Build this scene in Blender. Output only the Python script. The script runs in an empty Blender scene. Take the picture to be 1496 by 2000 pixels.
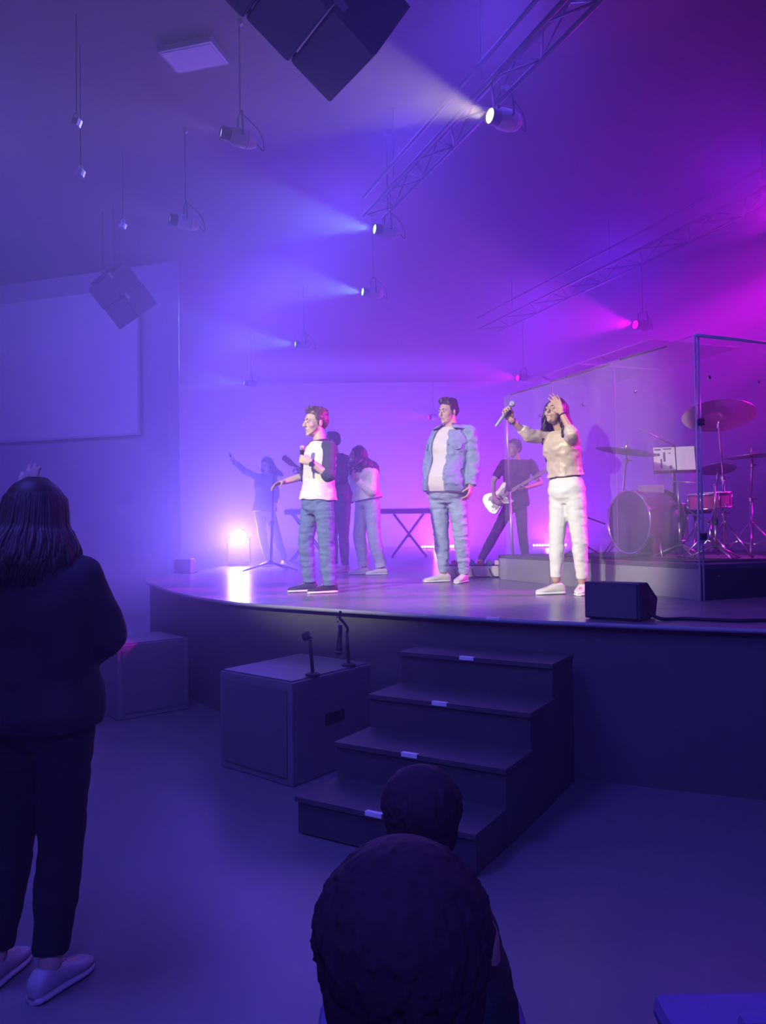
import bpy, bmesh, math, random
import numpy as np
from mathutils import Vector as V, Matrix, Euler, noise
random.seed(7)
scene = bpy.context.scene
COL = scene.collection

# ---------------------------------------------------------------- camera
cam_d = bpy.data.cameras.new('camera')
cam = bpy.data.objects.new('camera', cam_d)
COL.objects.link(cam)
cam_d.sensor_fit = 'VERTICAL'
cam_d.sensor_height = 24.0
cam_d.lens = 24.0 * 1500.0 / 2000.0
cam_d.clip_start = 0.05
cam.matrix_world = (Matrix.Translation((0, 0, 1.5))
                    @ Matrix.Rotation(math.pi / 2 + math.atan(35 / 1500), 4, 'X')
                    @ Matrix.Rotation(-0.0125, 4, 'Z'))
scene.camera = cam

# ---------------------------------------------------------------- world, exposure, sampling
world = bpy.data.worlds.new('world')
scene.world = world
world.use_nodes = True
world.node_tree.nodes['Background'].inputs[0].default_value = (0, 0, 0, 1)
world.node_tree.nodes['Background'].inputs[1].default_value = 0
vs = scene.view_settings
vs.view_transform = 'Standard'
vs.look = 'None'
vs.exposure = 0.25
vs.gamma = 1.0
vs.use_curve_mapping = False
scene.cycles.use_denoising = True
scene.cycles.max_bounces = 5
scene.cycles.diffuse_bounces = 1
scene.cycles.glossy_bounces = 2
scene.cycles.transmission_bounces = 1
scene.cycles.transparent_max_bounces = 12
scene.cycles.volume_bounces = 0
scene.cycles.use_adaptive_sampling = True
scene.cycles.adaptive_threshold = 0.12
scene.cycles.adaptive_min_samples = 16
scene.cycles.sample_clamp_indirect = 4.0

HAZE_HALL = 0.022
HAZE_STAGE = 0.058
HAZE_G = 0.62

def lamp(name, kind, loc, power, color, target=None, angle=40, blend=0.5, size=0.1, parent=None, direction=None):
    d = bpy.data.lights.new(name, kind)
    d.energy = power
    d.color = color
    o = bpy.data.objects.new(name, d)
    COL.objects.link(o)
    if kind == 'SPOT':
        d.spot_size = math.radians(angle)
        d.spot_blend = blend
    if kind in ('SPOT', 'POINT'):
        d.shadow_soft_size = size
    if kind == 'AREA':
        d.size = size
    loc = V(loc)
    if direction is None and target is not None:
        direction = V(target) - loc
    q = V(direction).to_track_quat('-Z', 'Y') if direction is not None else None
    if parent is not None:
        o.parent = parent
        o.location = loc - ORG[parent.name]
    else:
        o.location = loc
    if q:
        o.rotation_euler = q.to_euler()
    return o

ORG = {}
VIO = (0.17, 0.085, 1.0)
BLU = (0.11, 0.075, 1.0)
PUR = (0.24, 0.02, 1.0)
MAG = (0.80, 0.0, 0.85)

# front-of-house key lights (hung behind the audience, out of frame)
lamp('key_spot', 'SPOT', (-6.5, -1.5, 6.0), 7600, (1.0, 0.93, 0.72), target=(0.75, 7.3, 2.0), angle=21, blend=0.35, size=0.12)
lamp('key_spot', 'SPOT', (-3.0, -3.0, 6.1), 1500, (1.0, 0.95, 0.78), target=(1.0, 7.3, 1.75), angle=19, blend=0.4, size=0.12)
# magenta side lights from the right, outside the frame
for p_, w_, t_, a_ in (((9.0, 7.3, 6.4), 34000, (-0.50, 7.0, 1.8), 9), ((9.0, 8.0, 6.4), 25000, (0.80, 8.1, 1.9), 10), ((9.0, 6.6, 6.4), 15000, (1.60, 6.45, 1.9), 11),
                       ((9.0, 9.4, 6.4), 22000, (-0.2, 9.75, 1.85), 8), ((9.0, 10.8, 6.2), 13000, (1.95, 11.0, 1.9), 9), ((9.0, 7.2, 5.0), 7000, (3.1, 7.2, 1.8), 16)):
    lamp('rim_spot', 'SPOT', p_, w_, MAG, target=t_, angle=a_, blend=0.4, size=0.1)
# violet fill lamps added low on the stage, without fixtures, to brighten the back wall
for x_, c_, p_ in ((-3.9, VIO, 6500), (-1.75, VIO, 6500), (-0.45, VIO, 5600), (2.1, (0.20, 0.045, 1.0), 5600), (5.0, PUR, 4400), (8.0, BLU, 900)):
    lamp('wall_fill', 'SPOT', (x_, 21.0, 1.15), p_, c_, target=(x_, 26.4, 3.6), angle=125, blend=0.9, size=0.15)
# blue fill lamps added out of view to lift screen, floor and foreground
lamp('hall_fill', 'SPOT', (-6.5, 5.5, 6.2), 4200, (0.11, 0.08, 1.0), target=(-6.2, 14.5, 2.2), angle=115, blend=0.9, size=0.6)
lamp('hall_fill', 'SPOT', (-2.4, 2.0, 6.3), 900, (0.095, 0.085, 1.0), target=(-1.5, 4.0, 0.0), angle=120, blend=0.9, size=0.9)
lamp('hall_fill', 'SPOT', (3.5, 2.0, 6.3), 40, (0.07, 0.04, 1.0), target=(2.5, 4.5, 0.0), angle=125, blend=0.9, size=0.9)
lamp('hall_fill', 'SPOT', (0.5, -4.5, 6.2), 1700, (0.11, 0.085, 1.0), target=(0.2, 4.5, 0.2), angle=80, blend=1.0, size=0.9)
# deep blue lamps added to fill the haze: one left, rows overhead without fixtures
lamp('side_fill', 'SPOT', (-11.0, 9.5, 6.0), 1500, (0.12, 0.07, 1.0), target=(0.0, 12.0, 6.6), angle=100, blend=1.0, size=0.4)
for k_ in range(7):
    lamp('overhead_fill', 'SPOT', (1.2 - 0.8 * k_, 7.0 + 2.0 * k_, 6.4), 260 + 60 * k_, (0.13, 0.07, 1.0), direction=(-0.5, -0.4, -0.75), angle=165, blend=1.0, size=0.9)
for k_ in range(3):
    lamp('overhead_fill', 'SPOT', (4.9 - 0.8 * k_, 10.0 + 3.0 * k_, 6.4), 150 + 150 * k_, (0.11, 0.015, 1.0), direction=(-0.5, -0.4, -0.75), angle=165, blend=1.0, size=0.9)
# ---------------------------------------------------------------- materials
_M = {}
def mat(name, color, rough=0.6, metal=0.0, nscale=8.0, namt=0.12, bump=0.0, bscale=60.0, spec=0.5, emit=None, estr=0.0, stretch=(1, 1, 1), sheen=0.0):
    if name in _M:
        return _M[name]
    m = bpy.data.materials.new(name)
    m.use_nodes = True
    nt = m.node_tree
    b = nt.nodes['Principled BSDF']
    b.inputs['Roughness'].default_value = rough
    b.inputs['Metallic'].default_value = metal
    b.inputs['Specular IOR Level'].default_value = spec
    if sheen:
        b.inputs['Sheen Weight'].default_value = sheen
    tc = nt.nodes.new('ShaderNodeTexCoord')
    mp = nt.nodes.new('ShaderNodeMapping')
    mp.inputs['Scale'].default_value = stretch
    nt.links.new(tc.outputs['Object'], mp.inputs['Vector'])
    nz = nt.nodes.new('ShaderNodeTexNoise')
    nz.inputs['Scale'].default_value = nscale
    nz.inputs['Detail'].default_value = 4
    nt.links.new(mp.outputs[0], nz.inputs['Vector'])
    mx = nt.nodes.new('ShaderNodeMix')
    mx.data_type = 'RGBA'
    c = V(color)
    mx.inputs[6].default_value = (*[max(0, x * (1 - namt)) for x in c], 1)
    mx.inputs[7].default_value = (*[min(1, x * (1 + namt)) for x in c], 1)
    nt.links.new(nz.outputs['Fac'], mx.inputs[0])
    nt.links.new(mx.outputs[2], b.inputs['Base Color'])
    if bump:
        n2 = nt.nodes.new('ShaderNodeTexNoise')
        n2.inputs['Scale'].default_value = bscale
        n2.inputs['Detail'].default_value = 3
        nt.links.new(mp.outputs[0], n2.inputs['Vector'])
        bp = nt.nodes.new('ShaderNodeBump')
        bp.inputs['Strength'].default_value = bump
        bp.inputs['Distance'].default_value = 0.01
        nt.links.new(n2.outputs['Fac'], bp.inputs['Height'])
        nt.links.new(bp.outputs[0], b.inputs['Normal'])
    if emit:
        b.inputs['Emission Color'].default_value = (*emit, 1)
        b.inputs['Emission Strength'].default_value = estr
        m.cycles.emission_sampling = 'NONE'
    _M[name] = m
    return m

def acrylic():
    if 'acrylic' in _M:
        return _M['acrylic']
    m = bpy.data.materials.new('acrylic')
    m.use_nodes = True
    nt = m.node_tree
    nt.nodes.remove(nt.nodes['Principled BSDF'])
    out = nt.nodes['Material Output']
    tr = nt.nodes.new('ShaderNodeBsdfTransparent')
    tr.inputs[0].default_value = (0.93, 0.94, 0.96, 1)
    gl = nt.nodes.new('ShaderNodeBsdfGlossy')
    gl.inputs['Roughness'].default_value = 0.03
    df = nt.nodes.new('ShaderNodeBsdfDiffuse')
    df.inputs[0].default_value = (0.7, 0.7, 0.75, 1)
    fr = nt.nodes.new('ShaderNodeFresnel')
    fr.inputs[0].default_value = 1.45
    mx = nt.nodes.new('ShaderNodeMixShader')
    ge = nt.nodes.new('ShaderNodeNewGeometry')
    sb = nt.nodes.new('ShaderNodeMath')
    sb.operation = 'SUBTRACT'
    sb.inputs[0].default_value = 1.0
    nt.links.new(ge.outputs['Backfacing'], sb.inputs[1])
    mu = nt.nodes.new('ShaderNodeMath')
    mu.operation = 'MULTIPLY'
    nt.links.new(fr.outputs[0], mu.inputs[0])
    nt.links.new(sb.outputs[0], mu.inputs[1])
    nt.links.new(mu.outputs[0], mx.inputs[0])
    nt.links.new(tr.outputs[0], mx.inputs[1])
    nt.links.new(gl.outputs[0], mx.inputs[2])
    m2 = nt.nodes.new('ShaderNodeMixShader')
    nz = nt.nodes.new('ShaderNodeTexNoise')
    nz.inputs['Scale'].default_value = 2.5
    rm = nt.nodes.new('ShaderNodeMapRange')
    rm.inputs[3].default_value = 0.03
    rm.inputs[4].default_value = 0.10
    nt.links.new(nz.outputs['Fac'], rm.inputs[0])
    nt.links.new(rm.outputs[0], m2.inputs[0])
    nt.links.new(mx.outputs[0], m2.inputs[1])
    nt.links.new(df.outputs[0], m2.inputs[2])
    nt.links.new(m2.outputs[0], out.inputs['Surface'])
    _M['acrylic'] = m
    return m

# ---------------------------------------------------------------- mesh builder (world coordinates)
def frame(d, hint=None):
    d = V(d).normalized()
    h = V(hint) if hint is not None else (V((0, 0, 1)) if abs(d.z) < 0.9 else V((1, 0, 0)))
    a = h.cross(d)
    if a.length < 1e-6:
        a = V((1, 0, 0)).cross(d)
    a.normalize()
    return a, d.cross(a), d

class MB:
    def __init__(self):
        self.v = []
        self.f = []
    def add(self, vs, fs):
        o = len(self.v)
        self.v += [V(x) for x in vs]
        self.f += [tuple(i + o for i in f) for f in fs]
        return self
    def box(self, c, s, ax=None):
        c = V(c)
        X, Y, Z = ax if ax else (V((1, 0, 0)), V((0, 1, 0)), V((0, 0, 1)))
        X, Y, Z = V(X), V(Y), V(Z)
        vs = [c + X * (s[0] / 2 * i) + Y * (s[1] / 2 * j) + Z * (s[2] / 2 * k) for i in (-1, 1) for j in (-1, 1) for k in (-1, 1)]
        return self.add(vs, [(0, 1, 3, 2), (4, 6, 7, 5), (0, 4, 5, 1), (2, 3, 7, 6), (0, 2, 6, 4), (1, 5, 7, 3)])
    def loft(self, rings, caps=True):
        n = len(rings[0])
        vs = [p for r in rings for p in r]
        fs = []
        for i in range(len(rings) - 1):
            for j in range(n):
                k = (j + 1) % n
                fs.append((i * n + j, i * n + k, (i + 1) * n + k, (i + 1) * n + j))
        if caps:
            fs.append(tuple(reversed(range(n))))
            fs.append(tuple((len(rings) - 1) * n + j for j in range(n)))
        return self.add(vs, fs)
    def tube(self, pts, r, n=8, caps=True):
        pts = [V(p) for p in pts]
        m = len(pts)
        rs = r if isinstance(r, (list, tuple)) else [r] * m
        rings = []
        a = None
        for i, p in enumerate(pts):
            d = (pts[min(i + 1, m - 1)] - pts[max(i - 1, 0)])
            if d.length < 1e-9:
                d = V((0, 0, 1))
            d.normalize()
            if a is None:
                a, b, _ = frame(d)
            else:
                a = a - d * a.dot(d)
                if a.length < 1e-6:
                    a, b, _ = frame(d)
                a.normalize()
                b = d.cross(a)
            rings.append([p + (a * math.cos(t) + b * math.sin(t)) * rs[i] for t in [2 * math.pi * k / n for k in range(n)]])
        return self.loft(rings, caps)
    def capsule(self, p, q, ra, rb, n=12, h=4):
        p, q = V(p), V(q)
        d = q - p
        L = d.length
        if L < 1e-6:
            return self.ell(p, (ra, ra, ra))
        d /= L
        pts, rs = [], []
        for i in range(h + 1):
            t = math.pi / 2 * i / h
            pts.append(p - d * ra * math.cos(t)); rs.append(max(ra * math.sin(t), 1e-4))
        for i in range(h + 1):
            t = math.pi / 2 * i / h
            pts.append(q + d * rb * math.sin(t)); rs.append(max(rb * math.cos(t), 1e-4))
        return self.tube(pts, rs, n)
    def ell(self, c, r, M=None, n=14, m=9):
        c = V(c)
        rings = []
        for i in range(m + 1):
            t = math.pi * i / m
            sr = max(math.sin(t), 1e-3)
            ring = []
            for k in range(n):
                a = 2 * math.pi * k / n
                p = V((r[0] * sr * math.cos(a), r[1] * sr * math.sin(a), -r[2] * math.cos(t)))
                ring.append(c + (M @ p if M is not None else p))
            rings.append(ring)
        return self.loft(rings)
    def lathe(self, prof, o, axis=(0, 0, 1), n=24, caps=True):
        a, b, d = frame(axis)
        o = V(o)
        rings = [[o + d * z + (a * math.cos(t) + b * math.sin(t)) * max(r, 1e-4) for t in [2 * math.pi * k / n for k in range(n)]] for r, z in prof]
        return self.loft(rings, caps)
    def prism(self, poly, o, X, Y, Z, t):
        o, X, Y, Z = V(o), V(X), V(Y), V(Z)
        lo = [o + X * x + Y * y for x, y in poly]
        return self.loft([lo, [p + Z * t for p in lo]])
    def torus(self, c, axis, R, r, n=40, k=8):
        a, b, d = frame(axis)
        c = V(c)
        vs, fs = [], []
        for i in range(n):
            t = 2 * math.pi * i / n
            e = a * math.cos(t) + b * math.sin(t)
            for j in range(k):
                u = 2 * math.pi * j / k
                vs.append(c + e * (R + r * math.cos(u)) + d * (r * math.sin(u)))
        for i in range(n):
            for j in range(k):
                fs.append((i * k + j, ((i + 1) % n) * k + j, ((i + 1) % n) * k + (j + 1) % k, i * k + (j + 1) % k))
        return self.add(vs, fs)
    def mesh(self, name, org=V((0, 0, 0))):
        me = bpy.data.meshes.new(name)
        me.from_pydata([tuple(p - org) for p in self.v], [], self.f)
        bm = bmesh.new()
        bm.from_mesh(me)
        bmesh.ops.recalc_face_normals(bm, faces=bm.faces)
        bm.to_mesh(me)
        bm.free()
        return me
    def build(self, name, material, parent=None, loc=None, smooth=False, bevel=0.0):
        org = ORG[parent.name] if parent is not None else V(loc if loc is not None else (0, 0, 0))
        me = self.mesh(name, org)
        return finish(name, me, material, parent, org, smooth, bevel)

def finish(name, me, material, parent, org, smooth=False, bevel=0.0):
    o = bpy.data.objects.new(name, me)
    COL.objects.link(o)
    me.materials.append(material)
    if smooth:
        if smooth is True:
            me.polygons.foreach_set('use_smooth', [True] * len(me.polygons))
        else:
            me.polygons.foreach_set('use_smooth', [True] * len(me.polygons))
            me.set_sharp_from_angle(angle=math.radians(smooth))
    if bevel:
        b = o.modifiers.new('bevel', 'BEVEL')
        b.width = bevel
        b.segments = 2
        b.limit_method = 'ANGLE'
    if parent is not None:
        o.parent = parent
    else:
        o.location = org
    ORG[o.name] = V(org)
    return o

def tag(o, label, cat, group=None, kind=None):
    o['label'] = label
    o['category'] = cat
    if group:
        o['group'] = group
    if kind:
        o['kind'] = kind
    return o

def thing(name, label, cat, loc, group=None):
    o = bpy.data.objects.new(name, None)
    COL.objects.link(o)
    o.location = loc
    o.empty_display_size = 0.1
    ORG[o.name] = V(loc)
    return tag(o, label, cat, group)

WORK = bpy.data.scenes.new('workbench')
def organic(mb, name, material, parent, voxel=0.008, smooth=4, folds=None):
    """one continuous skin over the overlapping shapes in mb"""
    org = ORG[parent.name]
    me = mb.mesh(name + '_src', org)
    o = bpy.data.objects.new(name, me)
    WORK.collection.objects.link(o)
    r = o.modifiers.new('r', 'REMESH')
    r.mode = 'VOXEL'
    r.voxel_size = voxel
    if smooth:
        s = o.modifiers.new('s', 'SMOOTH')
        s.iterations = smooth
        s.factor = 0.5
    WORK.view_layers[0].update()
    dg = WORK.view_layers[0].depsgraph
    me2 = bpy.data.meshes.new_from_object(o.evaluated_get(dg))
    bpy.data.objects.remove(o)
    bpy.data.meshes.remove(me)
    if folds:
        amp, sx, sz = folds
        seed = V((random.random() * 9, random.random() * 9, random.random() * 9))
        n = len(me2.vertices)
        co = np.empty(n * 3); no = np.empty(n * 3)
        me2.vertices.foreach_get('co', co)
        me2.vertex_normals.foreach_get('vector', no)
        co = co.reshape(-1, 3); no = no.reshape(-1, 3)
        sc = np.array((sx, sx, sz))
        ds = np.empty(n)
        for i, p in enumerate(co * sc):
            q = V(p) + seed
            ds[i] = noise.noise(q + V((0.6 * noise.noise(q * 0.7), 0, 0))) + 0.5 * noise.noise(q * 2.1)
        co += no * (amp * (ds - 0.15))[:, None]
        me2.vertices.foreach_set('co', co.ravel())
        me2.update()
    me2.name = name
    return finish(name, me2, material, parent, org, True)
J={}
J['LEAD']=dict(root=(-0.661,7.003,0.94),
  head=(-0.608,7.000,2.490),neck=(-0.563,7.000,2.321),shA=(-0.638,7.160,2.278),elA=(-0.729,7.270,2.023),wrA=(-0.919,7.200,1.963),hdA=(-1.006,7.130,1.936),shB=(-0.468,6.840,2.237),elB=(-0.472,6.730,1.982),wrB=(-0.629,6.690,2.102),hdB=(-0.699,6.730,2.188),pel=(-0.592,7.000,1.745),hpA=(-0.656,7.080,1.711),knA=(-0.715,7.070,1.410),anA=(-0.684,7.060,1.043),toA=(-0.883,7.030,0.969),hpB=(-0.530,6.920,1.705),knB=(-0.510,6.910,1.391),anB=(-0.490,6.900,1.029),toB=(-0.669,6.840,0.953),micT=(-0.701,6.710,2.302),micB=(-0.710,6.740,2.089))
J['DENIM']=dict(root=(0.640,8.134,0.94),
  head=(0.701,8.100,2.732),neck=(0.739,8.120,2.582),shA=(0.610,8.230,2.526),elA=(0.517,8.300,2.231),wrA=(0.480,8.220,1.944),hdA=(0.482,8.180,1.849),shB=(0.914,8.000,2.499),elB=(0.954,7.970,2.207),wrB=(0.910,7.900,1.937),hdB=(0.888,7.860,1.851),pel=(0.694,8.100,1.886),hpA=(0.590,8.160,1.846),knA=(0.614,8.130,1.427),anA=(0.632,8.150,1.053),toA=(0.368,8.080,0.979),hpB=(0.775,8.050,1.839),knB=(0.814,8.020,1.426),anB=(0.842,8.080,1.038),toB=(0.734,7.860,0.957))
J['SILK']=dict(root=(1.494,6.512,0.94),
  head=(1.453,6.420,2.465),neck=(1.509,6.450,2.330),shA=(1.457,6.550,2.270),elA=(1.222,6.420,2.278),wrA=(1.068,6.330,2.397),hdA=(1.027,6.310,2.462),shB=(1.578,6.370,2.225),elB=(1.520,6.130,2.255),wrB=(1.451,6.190,2.430),hdB=(1.420,6.230,2.545),pel=(1.547,6.450,1.795),hpA=(1.497,6.500,1.754),knA=(1.465,6.480,1.404),anA=(1.450,6.480,1.064),toA=(1.262,6.450,0.978),hpB=(1.602,6.400,1.749),knB=(1.632,6.390,1.390),anB=(1.657,6.430,1.056),toB=(1.570,6.230,0.954),micT=(1.070,6.260,2.500),micB=(0.949,6.310,2.336))
J['HAIL']=dict(root=(-1.757,12.313,0.94),
  head=(-1.848,12.250,2.554),neck=(-1.868,12.270,2.432),shA=(-1.990,12.310,2.363),elA=(-2.197,12.230,2.466),wrA=(-2.343,12.190,2.604),hdA=(-2.403,12.170,2.692),shB=(-1.736,12.200,2.344),elB=(-1.688,12.190,2.115),wrB=(-1.703,12.110,1.925),hdB=(-1.717,12.090,1.852),pel=(-1.887,12.250,1.826),hpA=(-1.967,12.290,1.795),knA=(-1.923,12.250,1.410),anA=(-1.849,12.280,1.049),toA=(-1.945,12.110,0.968),hpB=(-1.800,12.210,1.791),knB=(-1.688,12.200,1.407),anB=(-1.581,12.230,1.064),toB=(-1.468,12.030,0.966),micT=(-2.419,12.130,2.762),micB=(-2.351,12.150,2.617))
J['BASS']=dict(root=(-0.613,10.530,0.94),
  head=(-0.686,10.450,2.703),neck=(-0.640,10.470,2.557),shA=(-0.731,10.350,2.463),elA=(-0.884,10.250,2.216),wrA=(-1.075,10.250,2.273),hdA=(-1.143,10.250,2.329),shB=(-0.512,10.550,2.479),elB=(-0.418,10.570,2.211),wrB=(-0.562,10.600,2.037),hdB=(-0.646,10.570,2.009),pel=(-0.584,10.450,1.863),hpA=(-0.652,10.530,1.824),knA=(-0.691,10.520,1.418),anA=(-0.674,10.510,1.040),toA=(-0.886,10.450,0.969),hpB=(-0.518,10.370,1.818),knB=(-0.536,10.360,1.417),anB=(-0.520,10.370,1.030),toB=(-0.629,10.230,0.970))
J['CURLY']=dict(root=(-0.204,9.716,0.94),
  head=(-0.322,9.700,2.437),neck=(-0.258,9.700,2.319),shA=(-0.328,9.830,2.252),elA=(-0.339,9.900,2.059),wrA=(-0.411,9.750,2.188),hdA=(-0.414,9.680,2.248),shB=(-0.122,9.560,2.203),elB=(-0.142,9.500,1.990),wrB=(-0.319,9.510,2.126),hdB=(-0.389,9.550,2.200),pel=(-0.192,9.700,1.858),hpA=(-0.253,9.770,1.829),knA=(-0.303,9.750,1.426),anA=(-0.249,9.760,1.048),toA=(-0.457,9.740,0.961),hpB=(-0.134,9.630,1.823),knB=(-0.113,9.620,1.386),anB=(-0.028,9.620,1.039),toB=(-0.169,9.600,0.946),micT=(-0.389,9.600,2.396),micB=(-0.399,9.630,2.186))
J['GTR']=dict(root=(1.879,11.042,0.94),
  head=(1.892,11.000,2.630),neck=(1.938,11.020,2.491),shA=(1.758,11.100,2.434),elA=(1.595,11.080,2.175),wrA=(1.572,10.840,1.943),hdA=(1.598,10.780,1.883),shB=(2.127,10.940,2.416),elB=(2.238,10.900,2.134),wrB=(2.005,10.750,2.063),hdB=(1.928,10.720,2.041),pel=(1.887,11.000,1.843),hpA=(1.819,11.040,1.809),knA=(1.582,10.920,1.415),anA=(1.377,10.950,1.045),toA=(1.239,10.780,0.975),hpB=(1.971,10.980,1.805),knB=(1.982,10.920,1.381),anB=(2.042,11.000,1.013),toB=(1.931,10.800,0.937))
J['FAN']=dict(root=(-1.174,2.589,0.00),
  head=(-1.165,2.600,1.547),neck=(-1.151,2.560,1.417),shA=(-1.326,2.610,1.345),elA=(-1.516,2.820,1.444),wrA=(-1.352,2.880,1.584),hdA=(-1.339,2.880,1.680),shB=(-1.019,2.580,1.346),elB=(-0.970,2.640,1.160),wrB=(-1.176,2.850,1.212),hdB=(-1.244,2.900,1.246),pel=(-1.147,2.580,0.890),hpA=(-1.233,2.610,0.833),knA=(-1.280,2.640,0.436),anA=(-1.315,2.600,0.091),toA=(-1.291,2.800,-0.048),hpB=(-1.072,2.570,0.841),knB=(-1.095,2.600,0.450),anB=(-1.109,2.550,0.096),toB=(-1.029,2.730,-0.036))
# ---------------------------------------------------------------- the room
def structure(o):
    o['kind'] = 'structure'
    return o

M_FLOOR = mat('sealed concrete', (0.17, 0.17, 0.185), rough=0.33, nscale=1.3, namt=0.25, bump=0.05, bscale=14)
M_CEIL = mat('dark ceiling paint', (0.17, 0.16, 0.19), rough=0.9, nscale=2)
M_WALL = mat('dark wall paint', (0.36, 0.35, 0.40), rough=0.85, nscale=2, namt=0.08)
M_BLACK = mat('matte black', (0.018, 0.018, 0.022), rough=0.6)
M_BLACKMETAL = mat('black metal', (0.03, 0.03, 0.035), rough=0.4, metal=0.6)
M_CHROME = mat('chrome', (0.75, 0.75, 0.78), rough=0.18, metal=1.0, namt=0.04)
M_GREYMETAL = mat('grey metal', (0.32, 0.32, 0.36), rough=0.4, metal=0.5)
M_WHITE = mat('white paint', (0.8, 0.8, 0.8), rough=0.5, namt=0.05)

CEIL = 6.6
structure(MB().box((-1.5, 10.5, -0.05), (23, 33, 0.1)).build('floor', M_FLOOR))
structure(MB().box((-1.5, 10.5, CEIL + 0.05), (23, 33, 0.1)).build('ceiling', M_CEIL))
structure(MB().box((0.5, 26.6, CEIL / 2), (19, 0.2, CEIL)).build('wall_back', M_WALL))
structure(MB().box((-1.5, -5.6, CEIL / 2), (23, 0.2, CEIL)).build('wall_rear', M_WALL))
structure(MB().box((9.6, 10.5, CEIL / 2), (0.2, 33, CEIL)).build('wall_right', M_WALL))
structure(MB().box((-12.6, 5.8, CEIL / 2), (0.2, 22.8, CEIL)).build('wall_left', M_WALL))
# the angled wall that carries the screen, and its return towards the back wall
a, b = V((-12.6, 17.2, 0)), V((-3.9, 14.35, 0))
d = (b - a).normalized()
nrm = V((d.y, -d.x, 0))
structure(MB().box((a + b) / 2 + V((0, 0, CEIL / 2)) - nrm * 0.1, ((b - a).length, 0.2, CEIL), (d, nrm, V((0, 0, 1)))).build('wall_screen', M_WALL))
e = V((-7.6, 26.5, 0))
d2 = (e - b).normalized()
structure(MB().box((b + e) / 2 + V((0, 0, CEIL / 2)), ((e - b).length, 0.2, CEIL), (d2, V((d2.y, -d2.x, 0)), V((0, 0, 1)))).build('wall_return', M_WALL))

# projection screen on the angled wall
sc_c = (V((-9.4, 0, 0)) + V((-4.55, 0, 0))) / 2
t_at = lambda x: a + d * ((x - a.x) / d.x) + nrm * 0.10
p0, p1 = t_at(-9.6), t_at(-4.55)
cs = (p0 + p1) / 2
W = (p1 - p0).length
scr = thing('projection_screen', 'large blank white projection screen on the angled wall', 'screen', cs + V((0, 0, 3.38)))
MB().box(cs + V((0, 0, 4.78)), (W, 0.03, 2.80), (d, nrm, V((0, 0, 1)))).build('screen_surface', mat('screen fabric', (0.62, 0.62, 0.63), rough=0.8, namt=0.02), scr)
for zz, hh in ((3.37, 0.04), (6.19, 0.04)):
    MB().box(cs + V((0, 0, zz)) + nrm * 0.012, (W + 0.08, 0.05, hh), (d, nrm, V((0, 0, 1)))).build('frame_rail', M_WALL, scr)
for q in (p0, p1):
    MB().box(q + V((0, 0, 4.78)) + nrm * 0.012, (0.04, 0.05, 2.84), (d, nrm, V((0, 0, 1)))).build('frame_stile', M_WALL, scr)

# pale square diffuser hung under the dark ceiling
tl = [V((-2.20, 7.90, 6.5)), V((-1.73, 7.77, 6.5)), V((-1.67, 8.04, 6.5)), V((-2.13, 8.18, 6.5))]
c4 = sum(tl, V()) / 4
ax = (tl[1] - tl[0]).normalized()
ay = V((-ax.y, ax.x, 0))
cp = thing('ceiling_panel', 'pale square panel set in the dark ceiling', 'ceiling panel', c4)
MB().box(c4, (0.56, 0.34, 0.03), (ax, ay, V((0, 0, 1)))).build('panel_face', mat('panel face', (0.75, 0.72, 0.85), rough=0.6, namt=0.03), cp)
for s in (-1, 1):
    MB().box(c4 + ay * (s * 0.185) + V((0, 0, 0.02)), (0.62, 0.03, 0.06), (ax, ay, V((0, 0, 1)))).build('panel_rim', M_GREYMETAL, cp)
    MB().box(c4 + ax * (s * 0.295) + V((0, 0, 0.02)), (0.03, 0.34, 0.06), (ax, ay, V((0, 0, 1)))).build('panel_rim', M_GREYMETAL, cp)
MB().box(c4 + V((0, 0, 0.06)), (0.5, 0.3, 0.09), (ax, ay, V((0, 0, 1)))).build('panel_box', M_BLACK, cp)

# ---------------------------------------------------------------- stage
ST = 0.94
def spline(pts, k=6):
    pts = [V(p) for p in pts]
    out = []
    for i in range(len(pts) - 1):
        p0 = pts[max(i - 1, 0)]; p1 = pts[i]; p2 = pts[i + 1]; p3 = pts[min(i + 2, len(pts) - 1)]
        for j in range(k):
            t = j / k
            out.append(0.5 * ((2 * p1) + (p2 - p0) * t + (2 * p0 - 5 * p1 + 4 * p2 - p3) * t * t + (3 * p1 - p0 - 3 * p2 + p3) * t ** 3))
    out.append(pts[-1])
    return out
front = spline([(7.5, 2.7, 0), (4.6, 3.25, 0), (2.06, 4.17, 0), (1.18, 4.56, 0), (0.67, 4.83, 0), (-0.1, 5.34, 0), (-0.57, 5.67, 0), (-1.04, 6.02, 0), (-1.42, 6.42, 0), (-1.83, 7.02, 0), (-2.28, 7.9, 0), (-2.9, 9.4, 0), (-2.75, 10.6, 0), (-2.6, 11.8, 0), (-2.75, 13.6, 0), (-3.2, 16.0, 0)])
outline = front + [V((-5.6, 25.9, 0)), V((9.2, 25.9, 0)), V((9.2, 2.7, 0))]
stage = thing('stage', 'dark curved stage platform with a pale front lip', 'stage', (0, 6, 0))
M_DECK = mat('stage deck', (0.22, 0.21, 0.23), rough=0.26, nscale=1.5, namt=0.15, bump=0.04, bscale=25, spec=0.6)
MB().prism([(p.x, p.y) for p in outline], (0, 0, ST - 0.03), (1, 0, 0), (0, 1, 0), (0, 0, 1), 0.03).build('deck', M_DECK, stage)
fz = MB()
inn = []
for i, p in enumerate(front):
    t = (front[min(i + 1, len(front) - 1)] - front[max(i - 1, 0)]).normalized()
    n_ = V((t.y, -t.x, 0))
    inn.append(p + n_ * 0.05)
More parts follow.
